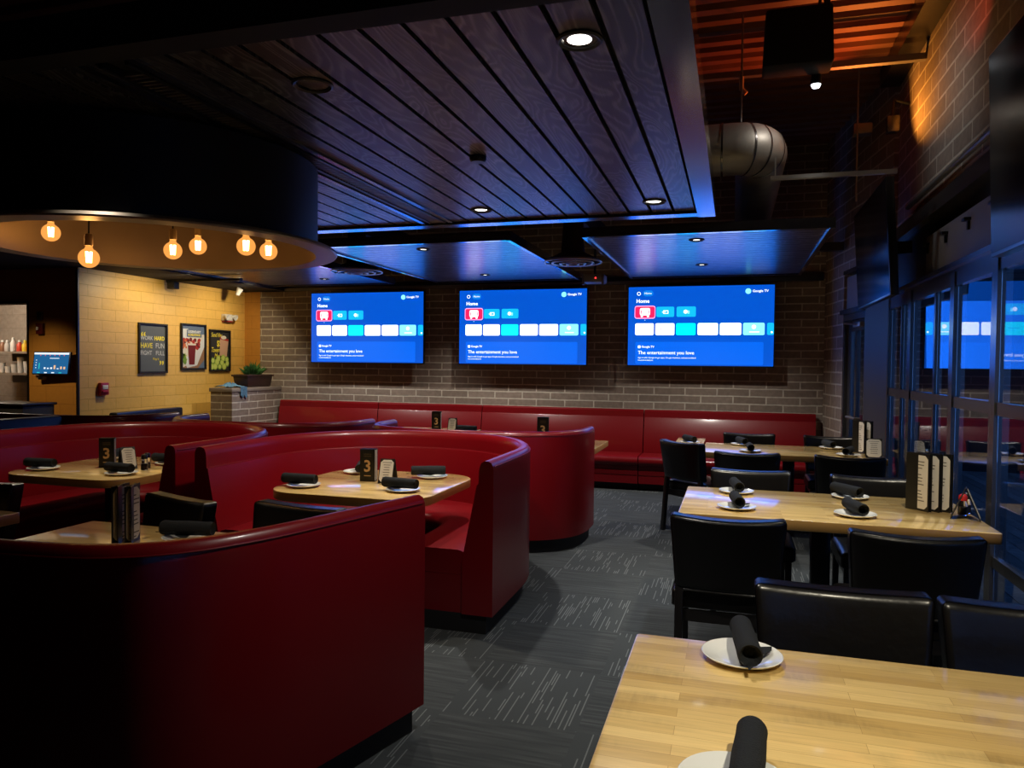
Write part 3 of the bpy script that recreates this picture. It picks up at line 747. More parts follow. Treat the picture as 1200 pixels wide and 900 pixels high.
text('\u201c', .20, 'pyel', p, (-.205, -.008, .125), R90, bold=.004); text('\u201d', .20, 'pyel', p, (.20, -.008, -.245), R90, 'RIGHT', bold=.004)
text('WORK', .074, 'pwhite', p, (-.21, -.008, .128), R90, xs=.92); text('HARD', .074, 'pyel', p, (.21, -.008, .128), R90, 'RIGHT', bold=.003, xs=.9)
text('HAVE', .096, 'pyel', p, (-.21, -.008, .03), R90, bold=.001, xs=.86); text('FUN', .096, 'pwhite', p, (.21, -.008, .03), R90, 'RIGHT', xs=.86)
text('FIGHT', .082, 'pwhite', p, (-.21, -.008, -.065), R90, xs=.86); text('FULL', .082, 'pwhite', p, (.21, -.008, -.065), R90, 'RIGHT', xs=.9)
text('Play it', .045, 'pyel', p, (.0, -.008, -.14), R90)
pw, ph = .50, .64
p = poster_base(8.74, 1.747, pw, ph, 'framed food poster with a red drink beside white plate')
W, Hh = pw / 2 - .022, ph / 2 - .022
def rc(x0, z0, x1, z1): return [(x0, z0), (x1, z0), (x1, z1), (x0, z1)]
pp(p, 'pcream', rc(-W, -Hh, W, Hh), name='sheet')
pp(p, 'pblue', rc(-W, Hh - .12, W, Hh), -.0065); pp(p, 'pwhite', rc(-W, Hh - .22, -.1, Hh - .05), -.007)
pp(p, 'pwood', [(-W, -Hh), (W, -Hh), (W, .02), (.05, -.2)], -.0065); pp(p, 'pwhite', [(-W, -.12), (-.02, -.16), (W, .16), (W, .0), (.08, -.26), (-.12, -Hh)], -.007)
pp(p, 'pblue', [(W, -Hh), (W, -.18), (.1, -Hh)], -.0072)
rp = random.Random(5)
for k in range(46):
    a, b_ = rp.uniform(-.2, .13), rp.uniform(-.02, .10)
    pp(p, ('pred', 'porange', 'pdred')[k % 3], [(a + q[0], b_ + q[1]) for q in disc(rp.uniform(.016, .032), 9)], -.0075 - k * 2e-5)
pp(p, 'pdred', [(-.11, .03), (.05, .03), (.025, -.25), (-.085, -.25)], -.0092); pp(p, 'pcream', [(-.115, .045), (.055, .045), (.05, .02), (-.11, .02)], -.0095)
pp(p, 'pwhite', [(-.085, -.255), (.025, -.255), (.03, -.275), (-.09, -.275)], -.0095)
for k in range(14): pp(p, ('plime', 'pgreen')[k % 2], [(-.19 + rp.uniform(-.03, .05) + q[0], -.17 + rp.uniform(-.07, .07) + q[1]) for q in disc(.022, 8)], -.0092 - k * 2e-5)
pp(p, 'pblue', rc(-.13, .135, .17, .235), -.0096)
text('LEGENDARY', .046, 'pwhite', p, (.02, -.0105, .208), R90, 'CENTER', bold=.002, xs=1); text('& DELICIOUS', .042, 'pyel', p, (.02, -.0105, .165), R90, 'CENTER', bold=.0015)
pw, ph = .46, .61
p = poster_base(9.30, 1.705, pw, ph, 'black framed drink poster with yellow script and green limes')
W, Hh = pw / 2 - .02, ph / 2 - .02
pp(p, 'pblack', rc(-W, -Hh, W, Hh), name='sheet')
text('Send Her', .088, 'pyel', p, (-.19, -.008, .225), R90, bold=.001, xs=.72, shear=.35); text('$5', .12, 'pyel', p, (-.06, -.008, .10), R90, bold=.003, xs=.8)
text('Tavern', .10, 'pyel', p, (-.19, -.008, .005), R90, bold=.001, xs=.72, shear=.35); text('Mug', .10, 'pyel', p, (-.12, -.008, -.08), R90, bold=.001, xs=.75, shear=.35)
pp(p, 'ppink', [(.01, .20), (.20, .17), (.16, -.10), (.0, -.07)], -.0085); pp(p, 'pred', [(.01, .205), (.20, .172), (.196, .14), (.008, .17)], -.009); pp(p, 'pcream', [(.09 + q[0] * 1.6, .195 + q[1] * .7) for q in disc(.038)], -.0094)
for k, (a, b_) in enumerate([(-.15, -.15), (-.03, -.12), (.08, -.11), (.16, -.13), (-.06, -.17), (.05, -.18), (.17, -.19), (-.17, -.24), (-.10, -.245), (.0, -.25), (.10, -.245)]):
    r = .046 if k % 2 else .05
    b_ = max(b_, -Hh + r + .001)
    pp(p, 'pgreen' if k % 3 == 0 else 'plime', [(a + q[0], b_ + q[1]) for q in disc(r)], -.0095 - k * 1e-4); pp(p, 'plime2', [(a + q[0], b_ + q[1]) for q in disc(r * .68)], -.0099 - k * 1e-4)

t = thing('emergency_light', 'white twin head emergency light above the lime poster', 'emergency light', (XY, 9.44, 2.20), PI / 2)
MB().box((-.10, -.07, -.05), (.10, 0, .05), bev=.012).obj('housing', 'white', t)
for s in (-1, 1): MB().lathe([(0, -.02), (.03, -.02), (.045, .03), (.043, .035), (0, .02)], 18, (s * .09, -.09, .01), Matrix.Rotation(PI / 2 + .3, 4, 'X')).obj('lamp_head', 'white', t)
MB().box((-.09, -.06, -.066), (.09, -.005, -.05), bev=.004).obj('base_plate', 'redpaint', t)
t = thing('fire_alarm_pull', 'small red fire alarm pull station on yellow block wall', 'alarm', (XY, 7.17, 1.20), PI / 2)
MB().box((-.06, -.05, -.075), (.06, 0, .075), bev=.008).obj('box', 'redpaint', t)
MB().box((-.04, -.056, -.005), (.04, -.049, .045), bev=.002).obj('plate', 'white', t); MB().box((-.045, -.062, -.045), (.045, -.05, -.02), bev=.004).obj('handle', 'redpaint', t)
t = thing('track_spotlight', 'black spotlight bracket at the top of the yellow wall', 'spotlight', (-7.0, 8.2, 2.50))
MB().box((-.22, -.05, 0), (-.1, .05, .10), bev=.01).obj('housing', 'black', t); MB().box((-.25, -.03, .09), (.9, .03, .12)).obj('arm', 'black', t)
t = thing('track_spotlight', 'small white spotlight at the far corner of yellow wall ceiling', 'spotlight', (-6.9, 9.2, 2.53))
MB().lathe([(0, -.02), (.03, -.02), (.045, .08), (0, .09)], 18, rot=Matrix.Rotation(.5, 4, 'Y')).obj('head', 'white', t)
# orange wall: tablet monitor, socket plate, strobe, sensor
t = thing('wall_monitor', 'small lit order screen on the orange wall by the doorway', 'monitor', (-7.60, YK - .10, 1.505), 0)
t.rotation_euler = (math.radians(-8), 0, math.radians(4))
mw, mh = .48, .245
MB().box((-mw / 2 - .012, 0, -mh / 2 - .012), (mw / 2 + .012, .03, mh / 2 + .012), bev=.005).box((-.05, .03, -.05), (.05, .10, .05)).obj('bezel', 'bezel', t)
ub = emis('monitor_blue', (.012, .12, .30), 1.0); uw = emis('monitor_white', (.75, .85, .95), 1.2); uo = emis('monitor_amber', (.9, .55, .3), 1); ut = emis('monitor_teal', (.02, .5, .55), 1)
pp(t, ub, rc(-mw / 2, -mh / 2, mw / 2, mh / 2), -.002, 'screen')
pp(t, uw, rc(-mw / 2, mh / 2 - .022, mw / 2, mh / 2), -.004, 'toolbar')
for k in range(6): pp(t, emis('monitor_red', (.7, .1, .12), 1) if k == 0 else bpy.data.materials['monitor_red'], [(-.15 + k * .065 + q[0], mh / 2 - .032 + q[1]) for q in disc(.008, 8)], -.004, 'icon')
pp(t, uw, rc(-.02, mh / 2 - .07, .11, mh / 2 - .062), -.004, 'heading')
for k, h_ in enumerate((.02, .015, .02, .045, .01, .03, .028)): pp(t, uo if k in (3, 5, 6) else uw, rc(-.09 + k * .045, -.07, -.065 + k * .045, -.07 + h_), -.004, 'bar')
pp(t, ut, rc(-.165, -.07, -.15, .0), -.004, 'bar')
for k in range(4): pp(t, uw, rc(-.21, -.06 + k * .03, -.195, -.052 + k * .03), -.004, 'icon')
for k, m_ in enumerate((ut, uw, uw, ut)): pp(t, m_, rc(-.18 + k * .1, -mh / 2 + .004, -.14 + k * .1, -mh / 2 + .016), -.004, 'button')
t = thing('wall_socket_box', 'pale socket box on the orange wall under the lit order screen', 'socket', (-7.88, YK, 1.36))
MB().box((-.06, -.04, 0), (.06, 0, .16), bev=.005).obj('box', 'white', t); MB().box((.02, -.05, -.05), (.10, 0, -.01), bev=.004).obj('plug', 'white', t)
tag(MB().box((-.035, -.03, -.05), (.035, 0, .05), bev=.006).obj('wall_sensor', 'steel', loc=(-7.86, YK, 2.06)), 'small grey sensor high on the orange wall', 'sensor')
t = thing('alarm_strobe', 'dark red alarm strobe below the grey sensor on orange wall', 'alarm', (-7.85, YK, 1.91))
MB().box((-.05, -.04, -.065), (.05, 0, .065), bev=.006).obj('box', mat('dark_red', (.12, .01, .01), .4), t); MB().box((-.03, -.055, -.02), (.0, -.035, .02), bev=.004).obj('flash', 'white', t)

# kitchen pass: shelves, bottles, cups, counter
def shelf(z, label):
    t = thing('wall_shelf', label, 'shelf', (-9.2, 8.15, z)); MB().box((-.9, -.2, -.03), (1.0, .25, 0)).obj('board', 'shelf', t, 0)
    for s in (-.7, .8): MB().box((s - .01, .0, -.14), (s + .01, .25, -.03)).obj('bracket', 'shelf', t, 0)
shelf(1.655, 'upper steel shelf of bottles in the kitchen beyond the doorway'); shelf(1.355, 'lower steel shelf of cups in the kitchen beyond the doorway')
bc = [('orange', (.75, .22, .02)), ('orange', (.80, .28, .03)), ('yellow', (.8, .6, .05)), ('red', (.6, .06, .03)), ('white', (.7, .7, .68)), ('grey', (.4, .38, .36)), ('brown', (.22, .10, .05))]
xs_ = [-9.42, -9.51, -9.60, -9.70, -9.82, -9.93, -10.02]
for (cn, c), x, w_ in zip(bc, xs_, ('at the doorway edge', 'second from the doorway edge', 'with a yellow cap', 'beside the yellow one', 'taller than its neighbours', 'left of the white one', 'farthest left')):
    h_ = .20 if cn == 'white' else .16
    t = thing('sauce_bottle', '%s bottle on upper kitchen shelf %s' % (cn, w_), 'bottle', (x, 8.10, 1.655), 0, 'bottles on the kitchen shelf')
    MB().lathe([(0, 0), (.037, 0), (.038, .01), (.038, h_ * .6), (.018, h_ * .8), (.016, h_ * .86), (0, h_ * .86)], 16).obj('body', mat('bottle_' + cn, c, .35), t)
    MB().lathe([(0, h_), (.014, h_), (.019, h_ * .95), (.019, h_ * .84), (0, h_ * .84)], 12).obj('cap', 'white' if cn != 'yellow' else 'pyel', t)
for k in range(6):
    h_ = (.20, .16, .22, .12, .09, .14)[k]; x = -9.43 - .115 * k
    tag(MB().lathe([(0, 0), (.036, 0), (.046, h_), (.043, h_), (.034, .006), (0, .006)], 18).obj('cup_stack', 'white', loc=(x, 8.08, 1.355)),
        ('white cup stack at the doorway edge of lower kitchen shelf', 'second white cup stack from the doorway edge, lower kitchen shelf', 'tallest white cup stack on the lower kitchen shelf', 'short white cup stack left of the tallest', 'shortest white cup stack on lower kitchen shelf', 'white cup stack at the far left of lower kitchen shelf')[k], 'cups', 'cup stacks on the kitchen shelf')
t = thing('kitchen_counter', 'steel kitchen counter seen through the doorway', 'counter', (-9.3, 7.95, 0))
MB().box((-1.0, -.35, .86), (1.1, .40, .92), bev=.006).obj('worktop', 'shelf', t); MB().box((-1.0, -.3, 0), (1.1, .38, .86)).obj('cabinet', 'steel', t, 0)
tag(MB().box((-.05, -.02, -.06), (.05, 0, .06), bev=.005).obj('outlet_plate', 'white', loc=(-9.36, 8.40, 1.20)), 'white outlet plate on the kitchen wall under the shelves', 'outlet')
t = thing('kitchen_ceiling_lamp', 'round lit ceiling lamp inside the kitchen doorway', 'ceiling light', (-8.75, 7.35, 2.42)); MB().lathe([(0, -.03), (.10, -.03), (.13, -.01), (.13, 0), (0, 0)], 28).obj('lens', emis('kitchen_lens', (1, .86, .66), 14), t); MB().lathe([(.13, -.02), (.15, -.012), (.15, 0), (.13, 0)], 28).obj('ring', 'sock', t)

# low brick pier with cap, planter, cloth
t = thing('brick_pier', 'low brick wall with stone cap carrying the planter', 'pier', (-6.825, 9.32, 0))
MB().box((-.175, -.58, 0), (.175, .578, 1.12)).obj('brickwork', 'brick', t, 0); MB().box((-.19, -.60, 1.12), (.19, .578, 1.175), bev=.006).obj('cap', 'capstone', t)
t = thing('potted_plant', 'green leafy plant in a brown trough on the brick pier', 'plant', (-6.80, 9.42, 1.175))
MB().box((-.13, -.30, 0), (.13, .30, .17), fn=lambda c: (c.x * (.86 + .8 * c.z), c.y * (.9 + .6 * c.z), c.z), bev=.012).box((-.135, -.325, .155), (.135, .325, .18), bev=.006, fn=lambda c: (c.x * 1.02, c.y * 1.0, c.z)).obj('trough', 'pot', t)
MB().box((-.12, -.29, .15), (.12, .29, .183)).obj('soil', 'soil', t, 0)
b = MB(); rp = random.Random(11)
for k in range(230):
    a = rp.uniform(0, 2 * PI); q = math.sqrt(rp.random())
    base = Vector((.07 * q * math.cos(a), .19 * q * math.sin(a), .18)); L = rp.uniform(.10, .24) * (1.1 - .4 * q)
    d = Vector((math.cos(a) * .5 * q + rp.uniform(-.25, .25), math.sin(a) * .75 * q + rp.uniform(-.25, .25), 1)).normalized()
    s_ = d.cross(Vector((math.sin(a), math.cos(a), .2))).normalized() * .016
    m1 = base + d * L * .5; tip = base + d * L + Vector((0, 0, -.05 * q))
    b.quad(base, m1 + s_, tip, m1 - s_)
b.obj('foliage', 'leaf', t, 0)
b = MB(); rp = random.Random(2); n = 12
g = [[b.bm.verts.new((-.14 + .28 * i / n, -.17 + .34 * j / n, max(.004, .012 + .055 * math.exp(-((i - 6) ** 2 + (j - 6) ** 2) / 16) * rp.uniform(.4, 1.6) + rp.uniform(-.008, .01)))) for j in range(n + 1)] for i in range(n + 1)]
for i in range(n):
    for j in range(n): b.bm.faces.new([g[i][j], g[i + 1][j], g[i + 1][j + 1], g[i][j + 1]])
e = [g[n][j] for j in range(5, 11)]; lo = [b.bm.verts.new((.203, v.co.y + rp.uniform(-.01, .01), -.10 - .05 * rp.random())) for v in e]; md = [b.bm.verts.new((.202, v.co.y, .012)) for v in e]
for k in range(5):
    b.bm.faces.new([e[k], md[k], md[k + 1], e[k + 1]]); b.bm.faces.new([md[k], lo[k], lo[k + 1], md[k + 1]])
ob = b.obj('cleaning_cloth', 'cloth', smooth=60, loc=(-6.83, 8.93, 1.178)); tag(ob, 'crumpled blue and white cloth lying on the brick pier', 'cloth')

# ================================================================== BOOTHS
def catmull(P, n=6):
    out = []
    for i in range(len(P) - 1):
        p0 = P[max(i - 1, 0)]; p1 = P[i]; p2 = P[i + 1]; p3 = P[min(i + 2, len(P) - 1)]
        for k in range(n):
            s = k / n
            out.append(tuple(.5 * ((2 * p1[j]) + (-p0[j] + p2[j]) * s + (2 * p0[j] - 5 * p1[j] + 4 * p2[j] - p3[j]) * s * s + (-p0[j] + 3 * p1[j] - 3 * p2[j] + p3[j]) * s ** 3) for j in (0, 1)))
    out.append(tuple(P[-1])); return out
def upath(hw, back, straight, nexp=2.0, n=40):
    """U in local coords: opening towards -y at y=0, back at y=back"""
    pts = [(hw, 0)]
    if straight > 0: pts += [(hw, straight * k / 4) for k in range(1, 5)]
    ry = back - straight
    for k in range(1, n):
        a = PI * k / n; c, s = math.cos(a), math.sin(a)
        pts.append((hw * (abs(c) ** (2 / nexp)) * (1 if c > 0 else -1), straight + ry * abs(s) ** (2 / nexp)))
    if straight > 0: pts += [(-hw, straight * k / 4) for k in range(4, 0, -1)]
    pts.append((-hw, 0)); return pts
def normals(P, side=1):
    out = []
    for i in range(len(P)):
        a = P[max(i - 1, 0)]; b_ = P[min(i + 1, len(P) - 1)]
        d = Vector((b_[0] - a[0], b_[1] - a[1])).normalized(); out.append(Vector((-d.y, d.x)) * side)
    return out
D_IN = .62
def inner_guide(P, side=1, cap=None):
    nn = normals(P, side)
    I = [(p[0] + n.x * D_IN, p[1] + n.y * D_IN) for p, n in zip(P, nn)]
    return I
BACK = [(0, .11), (0, .94), (.004, .965), (.02, .988), (.05, .998), (.085, .998), (.118, .988), (.135, .962), (.14, .94), (.145, .865), (.16, .86), (.30, .42), (.30, .11)]
SEAT = [(.22, .33), (.22, .45), (.35, .475), (.7, .475), (.9, .465), (.97, .445), (1.0, .415), (1.0, .37), (.975, .335)]
BASE = [(.25, .11), (.25, .33), (.95, .33), (.93, .22), (.945, .215), (.92, .11)]
TOE = [(.07, 0), (.07, .11), (.86, .11), (.86, 0)]
def booth(name, label, P, I, loc, rz=0):
    t = thing(name, label, 'booth', loc, rz, 'red vinyl booths')
    def ext(G, a, b_):
        d = (Vector(a[0]) - Vector(a[1])).normalized() * .02; e_ = (Vector(b_[0]) - Vector(b_[1])).normalized() * .02
        return [(G[0][0] + d.x, G[0][1] + d.y)] + list(G) + [(G[-1][0] + e_.x, G[-1][1] + e_.y)]
    Pe = ext(P, (P[0], P[1]), (P[-1], P[-2])); Ie = ext(I, (P[0], P[1]), (P[-1], P[-2]))
    MB().loft(Pe, Ie, BACK).obj('backrest', 'vinyl', t, 50)
    MB().loft(P, I, SEAT).obj('seat', 'vinyl', t, 50)
    MB().loft(P, I, BASE).obj('seat_base', 'vinyl', t, 30)
    MB().loft(P, I, TOE).obj('toe_kick', 'black', t, 30)
    def lerp(u, z): return [(p[0] + (q[0] - p[0]) * u, p[1] + (q[1] - p[1]) * u, z) for p, q in zip(P, I)]
    MB().tube(lerp(.001, .966), .003, 6).obj('outer_welt', 'vinyl_welt', t)
    MB().tube(lerp(.148, .866), .003, 6).obj('inner_seam', 'vinyl_welt', t)
    return t
PB = upath(1.01, 1.66, .58, 2.15); IB = inner_guide(PB)
b1 = booth('horseshoe_booth', 'red horseshoe booth in the middle, opening towards the viewer', PB, IB, (-2.30, 4.0, 0))
dup(b1, (-4.47, 4.0, 0), 0, 'red horseshoe booth left of the middle one, under the chandelier')
PD = upath(1.01, .86, .10, 2.7); D_IN = .56; ID = inner_guide(PD)
b2 = booth('curved_booth', 'red curved booth behind the middle horseshoe booth, facing the back wall', PD, ID, (-2.20, 6.60, 0), PI)
dup(b2, (-4.38, 6.60, 0), PI, 'red curved booth behind the left horseshoe booth, facing the back wall')
PE = [(.55, .86), (.25, .86)] + [p for p in upath(1.01, .86, .10, 2.7) if p[0] < .02]; IE = inner_guide(PE)
booth('curved_booth', 'red curved booth at far left before the yellow wall', PE, IE, (-6.70, 6.60, 0), PI)
OA = [(-1.235, 2.85), (-1.30, 2.62), (-1.375, 2.36), (-1.46, 2.10), (-1.58, 1.88), (-1.76, 1.74), (-2.02, 1.685), (-2.35, 1.675), (-2.9, 1.675), (-3.6, 1.675), (-4.6, 1.675), (-5.6, 1.675)]
IA = [(-1.73, 2.72), (-1.80, 2.55), (-1.885, 2.42), (-1.94, 2.34), (-2.02, 2.275), (-2.11, 2.245), (-2.22, 2.237), (-2.45, 2.235), (-2.9, 2.235), (-3.6, 2.235), (-4.6, 2.235), (-5.6, 2.235)]
booth('curved_booth', 'nearest red booth in the foreground, seen from its rounded back', [(x, y) for x, y in catmull(OA)], [(x, y) for x, y in catmull(IA)], (0, 0, 0))

# straight bench along the back wall
def bench(x0, x1, label):
    t = thing('wall_bench', label, 'bench', ((x0 + x1) / 2, 0, 0), 0, 'red bench units along the brick wall')
    w = (x1 - x0) / 2 - .006
    O = [(-w, YB - .03), (w, YB - .03)]; I = [(-w, YB - .72), (w, YB - .72)]
    MB().loft(O, I, [(0, .1), (0, .955), (.03, .975), (.12, .975), (.15, .955), (.16, .88), (.175, .87), (.26, .42), (.26, .1)]).obj('backrest', 'vinyl', t, 40)
    MB().loft(O, I, [(.25, .31), (.25, .42), (.4, .43), (.85, .43), (.96, .42), (1.0, .39), (1.0, .345), (.97, .315)]).obj('seat', 'vinyl', t, 50)
    MB().loft(O, I, [(.2, .09), (.2, .31), (.95, .31), (.95, .26), (.935, .255), (.935, .25), (.95, .245), (.95, .195), (.935, .19), (.935, .185), (.95, .18), (.95, .09)]).obj('seat_base', 'vinyl', t, 20)
    MB().box((-w, YB - .6, 0), (w, YB - .1, .09)).obj('toe_kick', 'black', t, 0)
    MB().tube([(-w, YB - .142, .876), (w, YB - .142, .876)], .004, 6).obj('inner_seam', 'vinyl_welt', t)
bench(-6.58, -4.93, 'red bench unit beside the brick pier, under the left television')
bench(-4.93, -3.34, 'red bench unit second from the brick pier along back wall')
bench(-3.34, -1.11, 'red bench unit below the middle television, third along wall')
bench(-1.11, .98, 'red bench unit below the right television in the far corner')
# low black vinyl seat backs along the yellow wall
for k, (x0, y0, x1, y1) in enumerate(((-6.66, 6.75, -6.79, 7.94), (-6.42, 4.2, -6.30, 5.70))):
    t = thing('black_bench_back', ('black padded bench back running along beside the yellow wall', 'black padded bench back behind the left horseshoe booth rim')[k], 'bench', (0, 0, 0), 0, 'black bench backs')
    d = Vector((x1 - x0, y1 - y0)).normalized(); n_ = Vector((-d.y, d.x)) * .10
    MB().prism([(x0, y0), (x1, y1), (x1 + n_.x, y1 + n_.y), (x0 + n_.x, y0 + n_.y)], .12, (.955, 1.0)[k], bev=.02).obj('backrest', 'leather', t)
    MB().prism([(x0, y0), (x1, y1), (x1 + n_.x * 5, y1 + n_.y * 5), (x0 + n_.x * 5, y0 + n_.y * 5)], .12, .44, bev=.03).obj('seat', 'leather', t)
    MB().prism([(x0, y0), (x1, y1), (x1 + n_.x * 4, y1 + n_.y * 4), (x0 + n_.x * 4, y0 + n_.y * 4)], 0, .12).obj('plinth', 'black', t, 0)
t = thing('host_stand', 'black low cabinet standing before the kitchen doorway', 'cabinet', (-7.75, 6.45, 0))
MB().box((-.35, -.2, .06), (.30, .2, 1.03), bev=.01).obj('body', 'black', t); MB().box((-.37, -.22, 1.03), (.32, .22, 1.06), bev=.008).obj('top', 'blackwood', t); MB().box((-.33, -.18, 0), (.28, .18, .06)).obj('plinth', 'black', t, 0)

# ================================================================== TABLES
TZ = .76
def table(name, label, cx, cy, w, d, r=.012, rz=0, group='butcher block tables'):
    t = thing(name, label, 'table', (cx, cy, 0), rz, group)
    o = MB().prism(rrect(w, d, r, 8 if r > .03 else 3), TZ - .055, TZ, bev=.004).obj('tabletop', 'butcher', t, 30)
    o.data.materials.append(M['butcher_edge'])
    for p in o.data.polygons:
        if abs(p.normal.z) < .3: p.material_index = 1
    MB().box((-.05, -.05, .05), (.05, .05, TZ - .07), bev=.006).obj('column', 'blackmetal', t)
    MB().box((-min(.36, w / 2 - .1), -.035, 0), (min(.36, w / 2 - .1), .035, .05), bev=.012).box((-.035, -d / 2 + .14, 0), (.035, d / 2 - .14, .05), bev=.012).obj('foot', 'blackmetal', t)
    MB().box((-w / 2 + .18, -.03, TZ - .08), (w / 2 - .18, .03, TZ - .055)).box((-.03, -d / 2 + .12, TZ - .08), (.03, d / 2 - .12, TZ - .055)).obj('support', 'blackmetal', t, 0)
    return t
table('dining_table', 'nearest butcher block table in the lower right corner of view', .51, 1.735, 1.54, .915)
table('dining_table', 'butcher block window table second from the viewer', .49, 4.54, 1.53, .925)
table('dining_table', 'butcher block window table third from viewer, in front of wall bench', .515, 7.50, 1.56, .89)
table('dining_table', 'small butcher block table tucked left behind the third window table', -.425, 7.92, .29, .90)
table('booth_table', 'round cornered table inside the middle horseshoe booth', -2.24, 4.42, 1.06, 1.06, .22)
table('booth_table', 'round cornered table inside left horseshoe booth under chandelier', -4.36, 4.40, 1.06, 1.06, .22)
table('booth_table', 'square cornered table behind the nearest red booth back', -2.36, 2.58, 1.28, .62)
table('booth_table', 'square cornered table at the lower left edge of view', -4.15, 2.62, 1.28, .62)
table('booth_table', 'table in the curved booth facing the back wall, corner showing past it', -1.93, 7.28, 1.38, .86)
table('dining_table', 'table before the wall bench below the left and middle televisions', -3.40, 8.13, 1.0, .62)

# ================================================================== CHAIRS (face +y)
def make_chair(label):
    t = thing('dining_chair', label, 'chair', (0, 0, 0), 0, 'black leather dining chairs')
    def bk(c):
        k = (c.z - .50) / .36
        x = c.x * (.90 + .10 * k)
        y = c.y - .055 * k - .030 * (1 - (c.x / .26) ** 2) * 1.0
        z = c.z - .016 * (1 - (c.x / .26) ** 2) * max(0, k)
        return (x, y, z)
    MB().box((-.26, -.045, .50), (.26, .045, .86), cuts=7, bev=.022, seg=3, fn=bk).obj('backrest', 'leather', t, 60)
    # seam along the top of the backrest
    for s in (-1, 1):
        MB().tube([bk(Vector((x, s * .040, .846))) for x in [-.235 + .47 * k / 12 for k in range(13)]], .003, 6).obj('seam', 'leather', t)
    def st(c):
        k = (c.z - .38) / .10
        return (c.x, c.y, c.z + (.02 * (1 - (c.x / .26) ** 2) * (1 - ((c.y - .26) / .26) ** 2) if k > .5 else 0))
    MB().box((-.255, .02, .38), (.255, .50, .475), cuts=6, bev=.028, seg=3, fn=st).obj('seat', 'leather', t, 60)
    for sx in (-1, 1):
        MB().box((-.019, -.019, 0), (.019, .019, .385), loc=(sx * .215, .45, 0), bev=.004).obj('leg', 'blackwood', t)
        MB().box((-.019, -.019, 0), (.019, .019, .56), loc=(sx * .215, -.02, 0), bev=.004, fn=lambda c: (c.x, c.y - .05 * (1 - min(1, c.z / .42)), c.z)).obj('leg', 'blackwood', t)
    MB().box((-.215, .43, .33), (.215, .455, .385)).box((-.215, 0, .33), (.215, .02, .385)).box((-.225, 0, .33), (-.205, .45, .385)).box((.205, 0, .33), (.225, .45, .385)).obj('apron', 'blackwood', t, 0)
    MB().tube([(-.215, .2, .16), (.215, .2, .16)], .012, 8).obj('stretcher', 'blackwood', t)
    return t
# (x, y of backrest, facing): back towards the viewer faces +y, across the table faces -y
CH = [(.335, 2.47, PI, 'black chair across the nearest table, behind its white plate'), (.865, 2.45, PI, 'black chair across the nearest table, next to the window'),
      (-.015, 3.62, 0, 'black chair with its back to viewer at second window table, aisle side'), (.745, 3.52, 0, 'black chair with its back to viewer at second window table, window side'),
      (.12, 5.18, PI, 'black chair across the second window table, aisle side'), (.87, 5.14, PI, 'black chair across the second window table, window side'),
      (.115, 6.36, 0, 'black chair with back to viewer at third window table, aisle side'), (.885, 6.38, 0, 'black chair with back to viewer at third window table, window side'),
      (.165, 8.06, PI, 'black chair across the third window table, aisle side'), (.955, 8.06, PI, 'black chair across the third window table, in the window corner'),
      (-2.70, 3.07, PI - .3, 'black chair across the table of the nearest booth, left one'), (-2.02, 3.10, PI - .15, 'black chair across the table of the nearest booth, right one'),
      (-4.05, 3.10, PI, 'black chair at the far left table edge, barely in view')]
ch0 = make_chair(CH[0][3])
for i, (x, y, rz, l) in enumerate(CH):
    if i == 0: ch0.location = (x, y, 0); ch0.rotation_euler = (0, 0, rz)
    else: dup(ch0, (x, y, 0), rz, l)
dup(ch0, (-.41, 7.02, 0), math.radians(-42), 'black chair turned sideways at the small table left of third table')

# ================================================================== TABLEWARE
def make_plate(label):
    return tag(MB().lathe([(0, .004), (.058, .004), (.066, .006), (.098, .017), (.104, .0185), (.106, .017), (.103, .013), (.068, .001), (.062, 0), (0, 0)], 48).obj('side_plate', 'plate'), label, 'plate', 'white side plates')
def make_roll(label):
    b = MB(); L, R_ = .235, .031
    prof = [(0, -L / 2 + .03), (R_ * .45, -L / 2 + .03), (R_ * .78, -L / 2 + .004), (R_ * .92, -L / 2), (R_ * 1.04, -L / 2 + .01), (R_, -L / 2 + .05), (R_ * 1.03, 0), (R_ * .97, L / 2 - .04), (R_ * .99, L / 2 - .008), (R_ * .9, L / 2), (R_ * .6, L / 2 - .006), (0, L / 2 - .012)]
    b.lathe(prof, 28, (0, 0, R_ * 1.03), Matrix.Rotation(PI / 2, 4, 'X'))
    # outer turn of cloth and the loose corner
    b.tube([(.012, -L / 2 + .02, .006), (.02, 0, .008), (.018, L / 2 - .03, .008)], [.004, .005, .003], 6)
    b.poly([(-.012, -.02, .004), (-.075, -.035, .006), (-.07, -.005, .005), (-.014, .06, .006)])
    b.poly([(-.006, L / 2 - .02, .012), (.010, L / 2 - .02, .010), (.008, L / 2 + .035, .008), (-.002, L / 2 + .03, .014)])
    o = b.obj('napkin_roll', 'napkin', smooth=60)
    return tag(o, label, 'napkin', 'black rolled napkins')
plate0 = roll0 = None
def place(x, y, rz, lp, dx=0, dy=0, nap=True):
    """a side plate with a rolled napkin across it; the hollow end of the roll points to local +y turned by rz"""
    global plate0, roll0
    if plate0 is None: plate0 = make_plate(''); o = plate0
    else: o = plate0.copy(); C.objects.link(o)
    o.location = (x, y, TZ + .0005); o['label'] = 'white side plate ' + lp
    if not nap: return
    if roll0 is None: roll0 = make_roll(''); q = roll0
    else: q = roll0.copy(); C.objects.link(q)
    q.location = (x + dx, y + dy, TZ + .0185); q.rotation_euler = (0, 0, rz); q['label'] = 'black rolled napkin ' + lp.replace('at the', 'on plate at the', 1)
place(.035, 2.085, PI + .10, 'at the far side of the nearest table', .008, .01)
place(.015, 1.43, PI - .08, 'at the near edge of the nearest table', .025, .03)
place(.03, 4.84, .15 + PI, 'at the second window table, far aisle place', .0, .02)
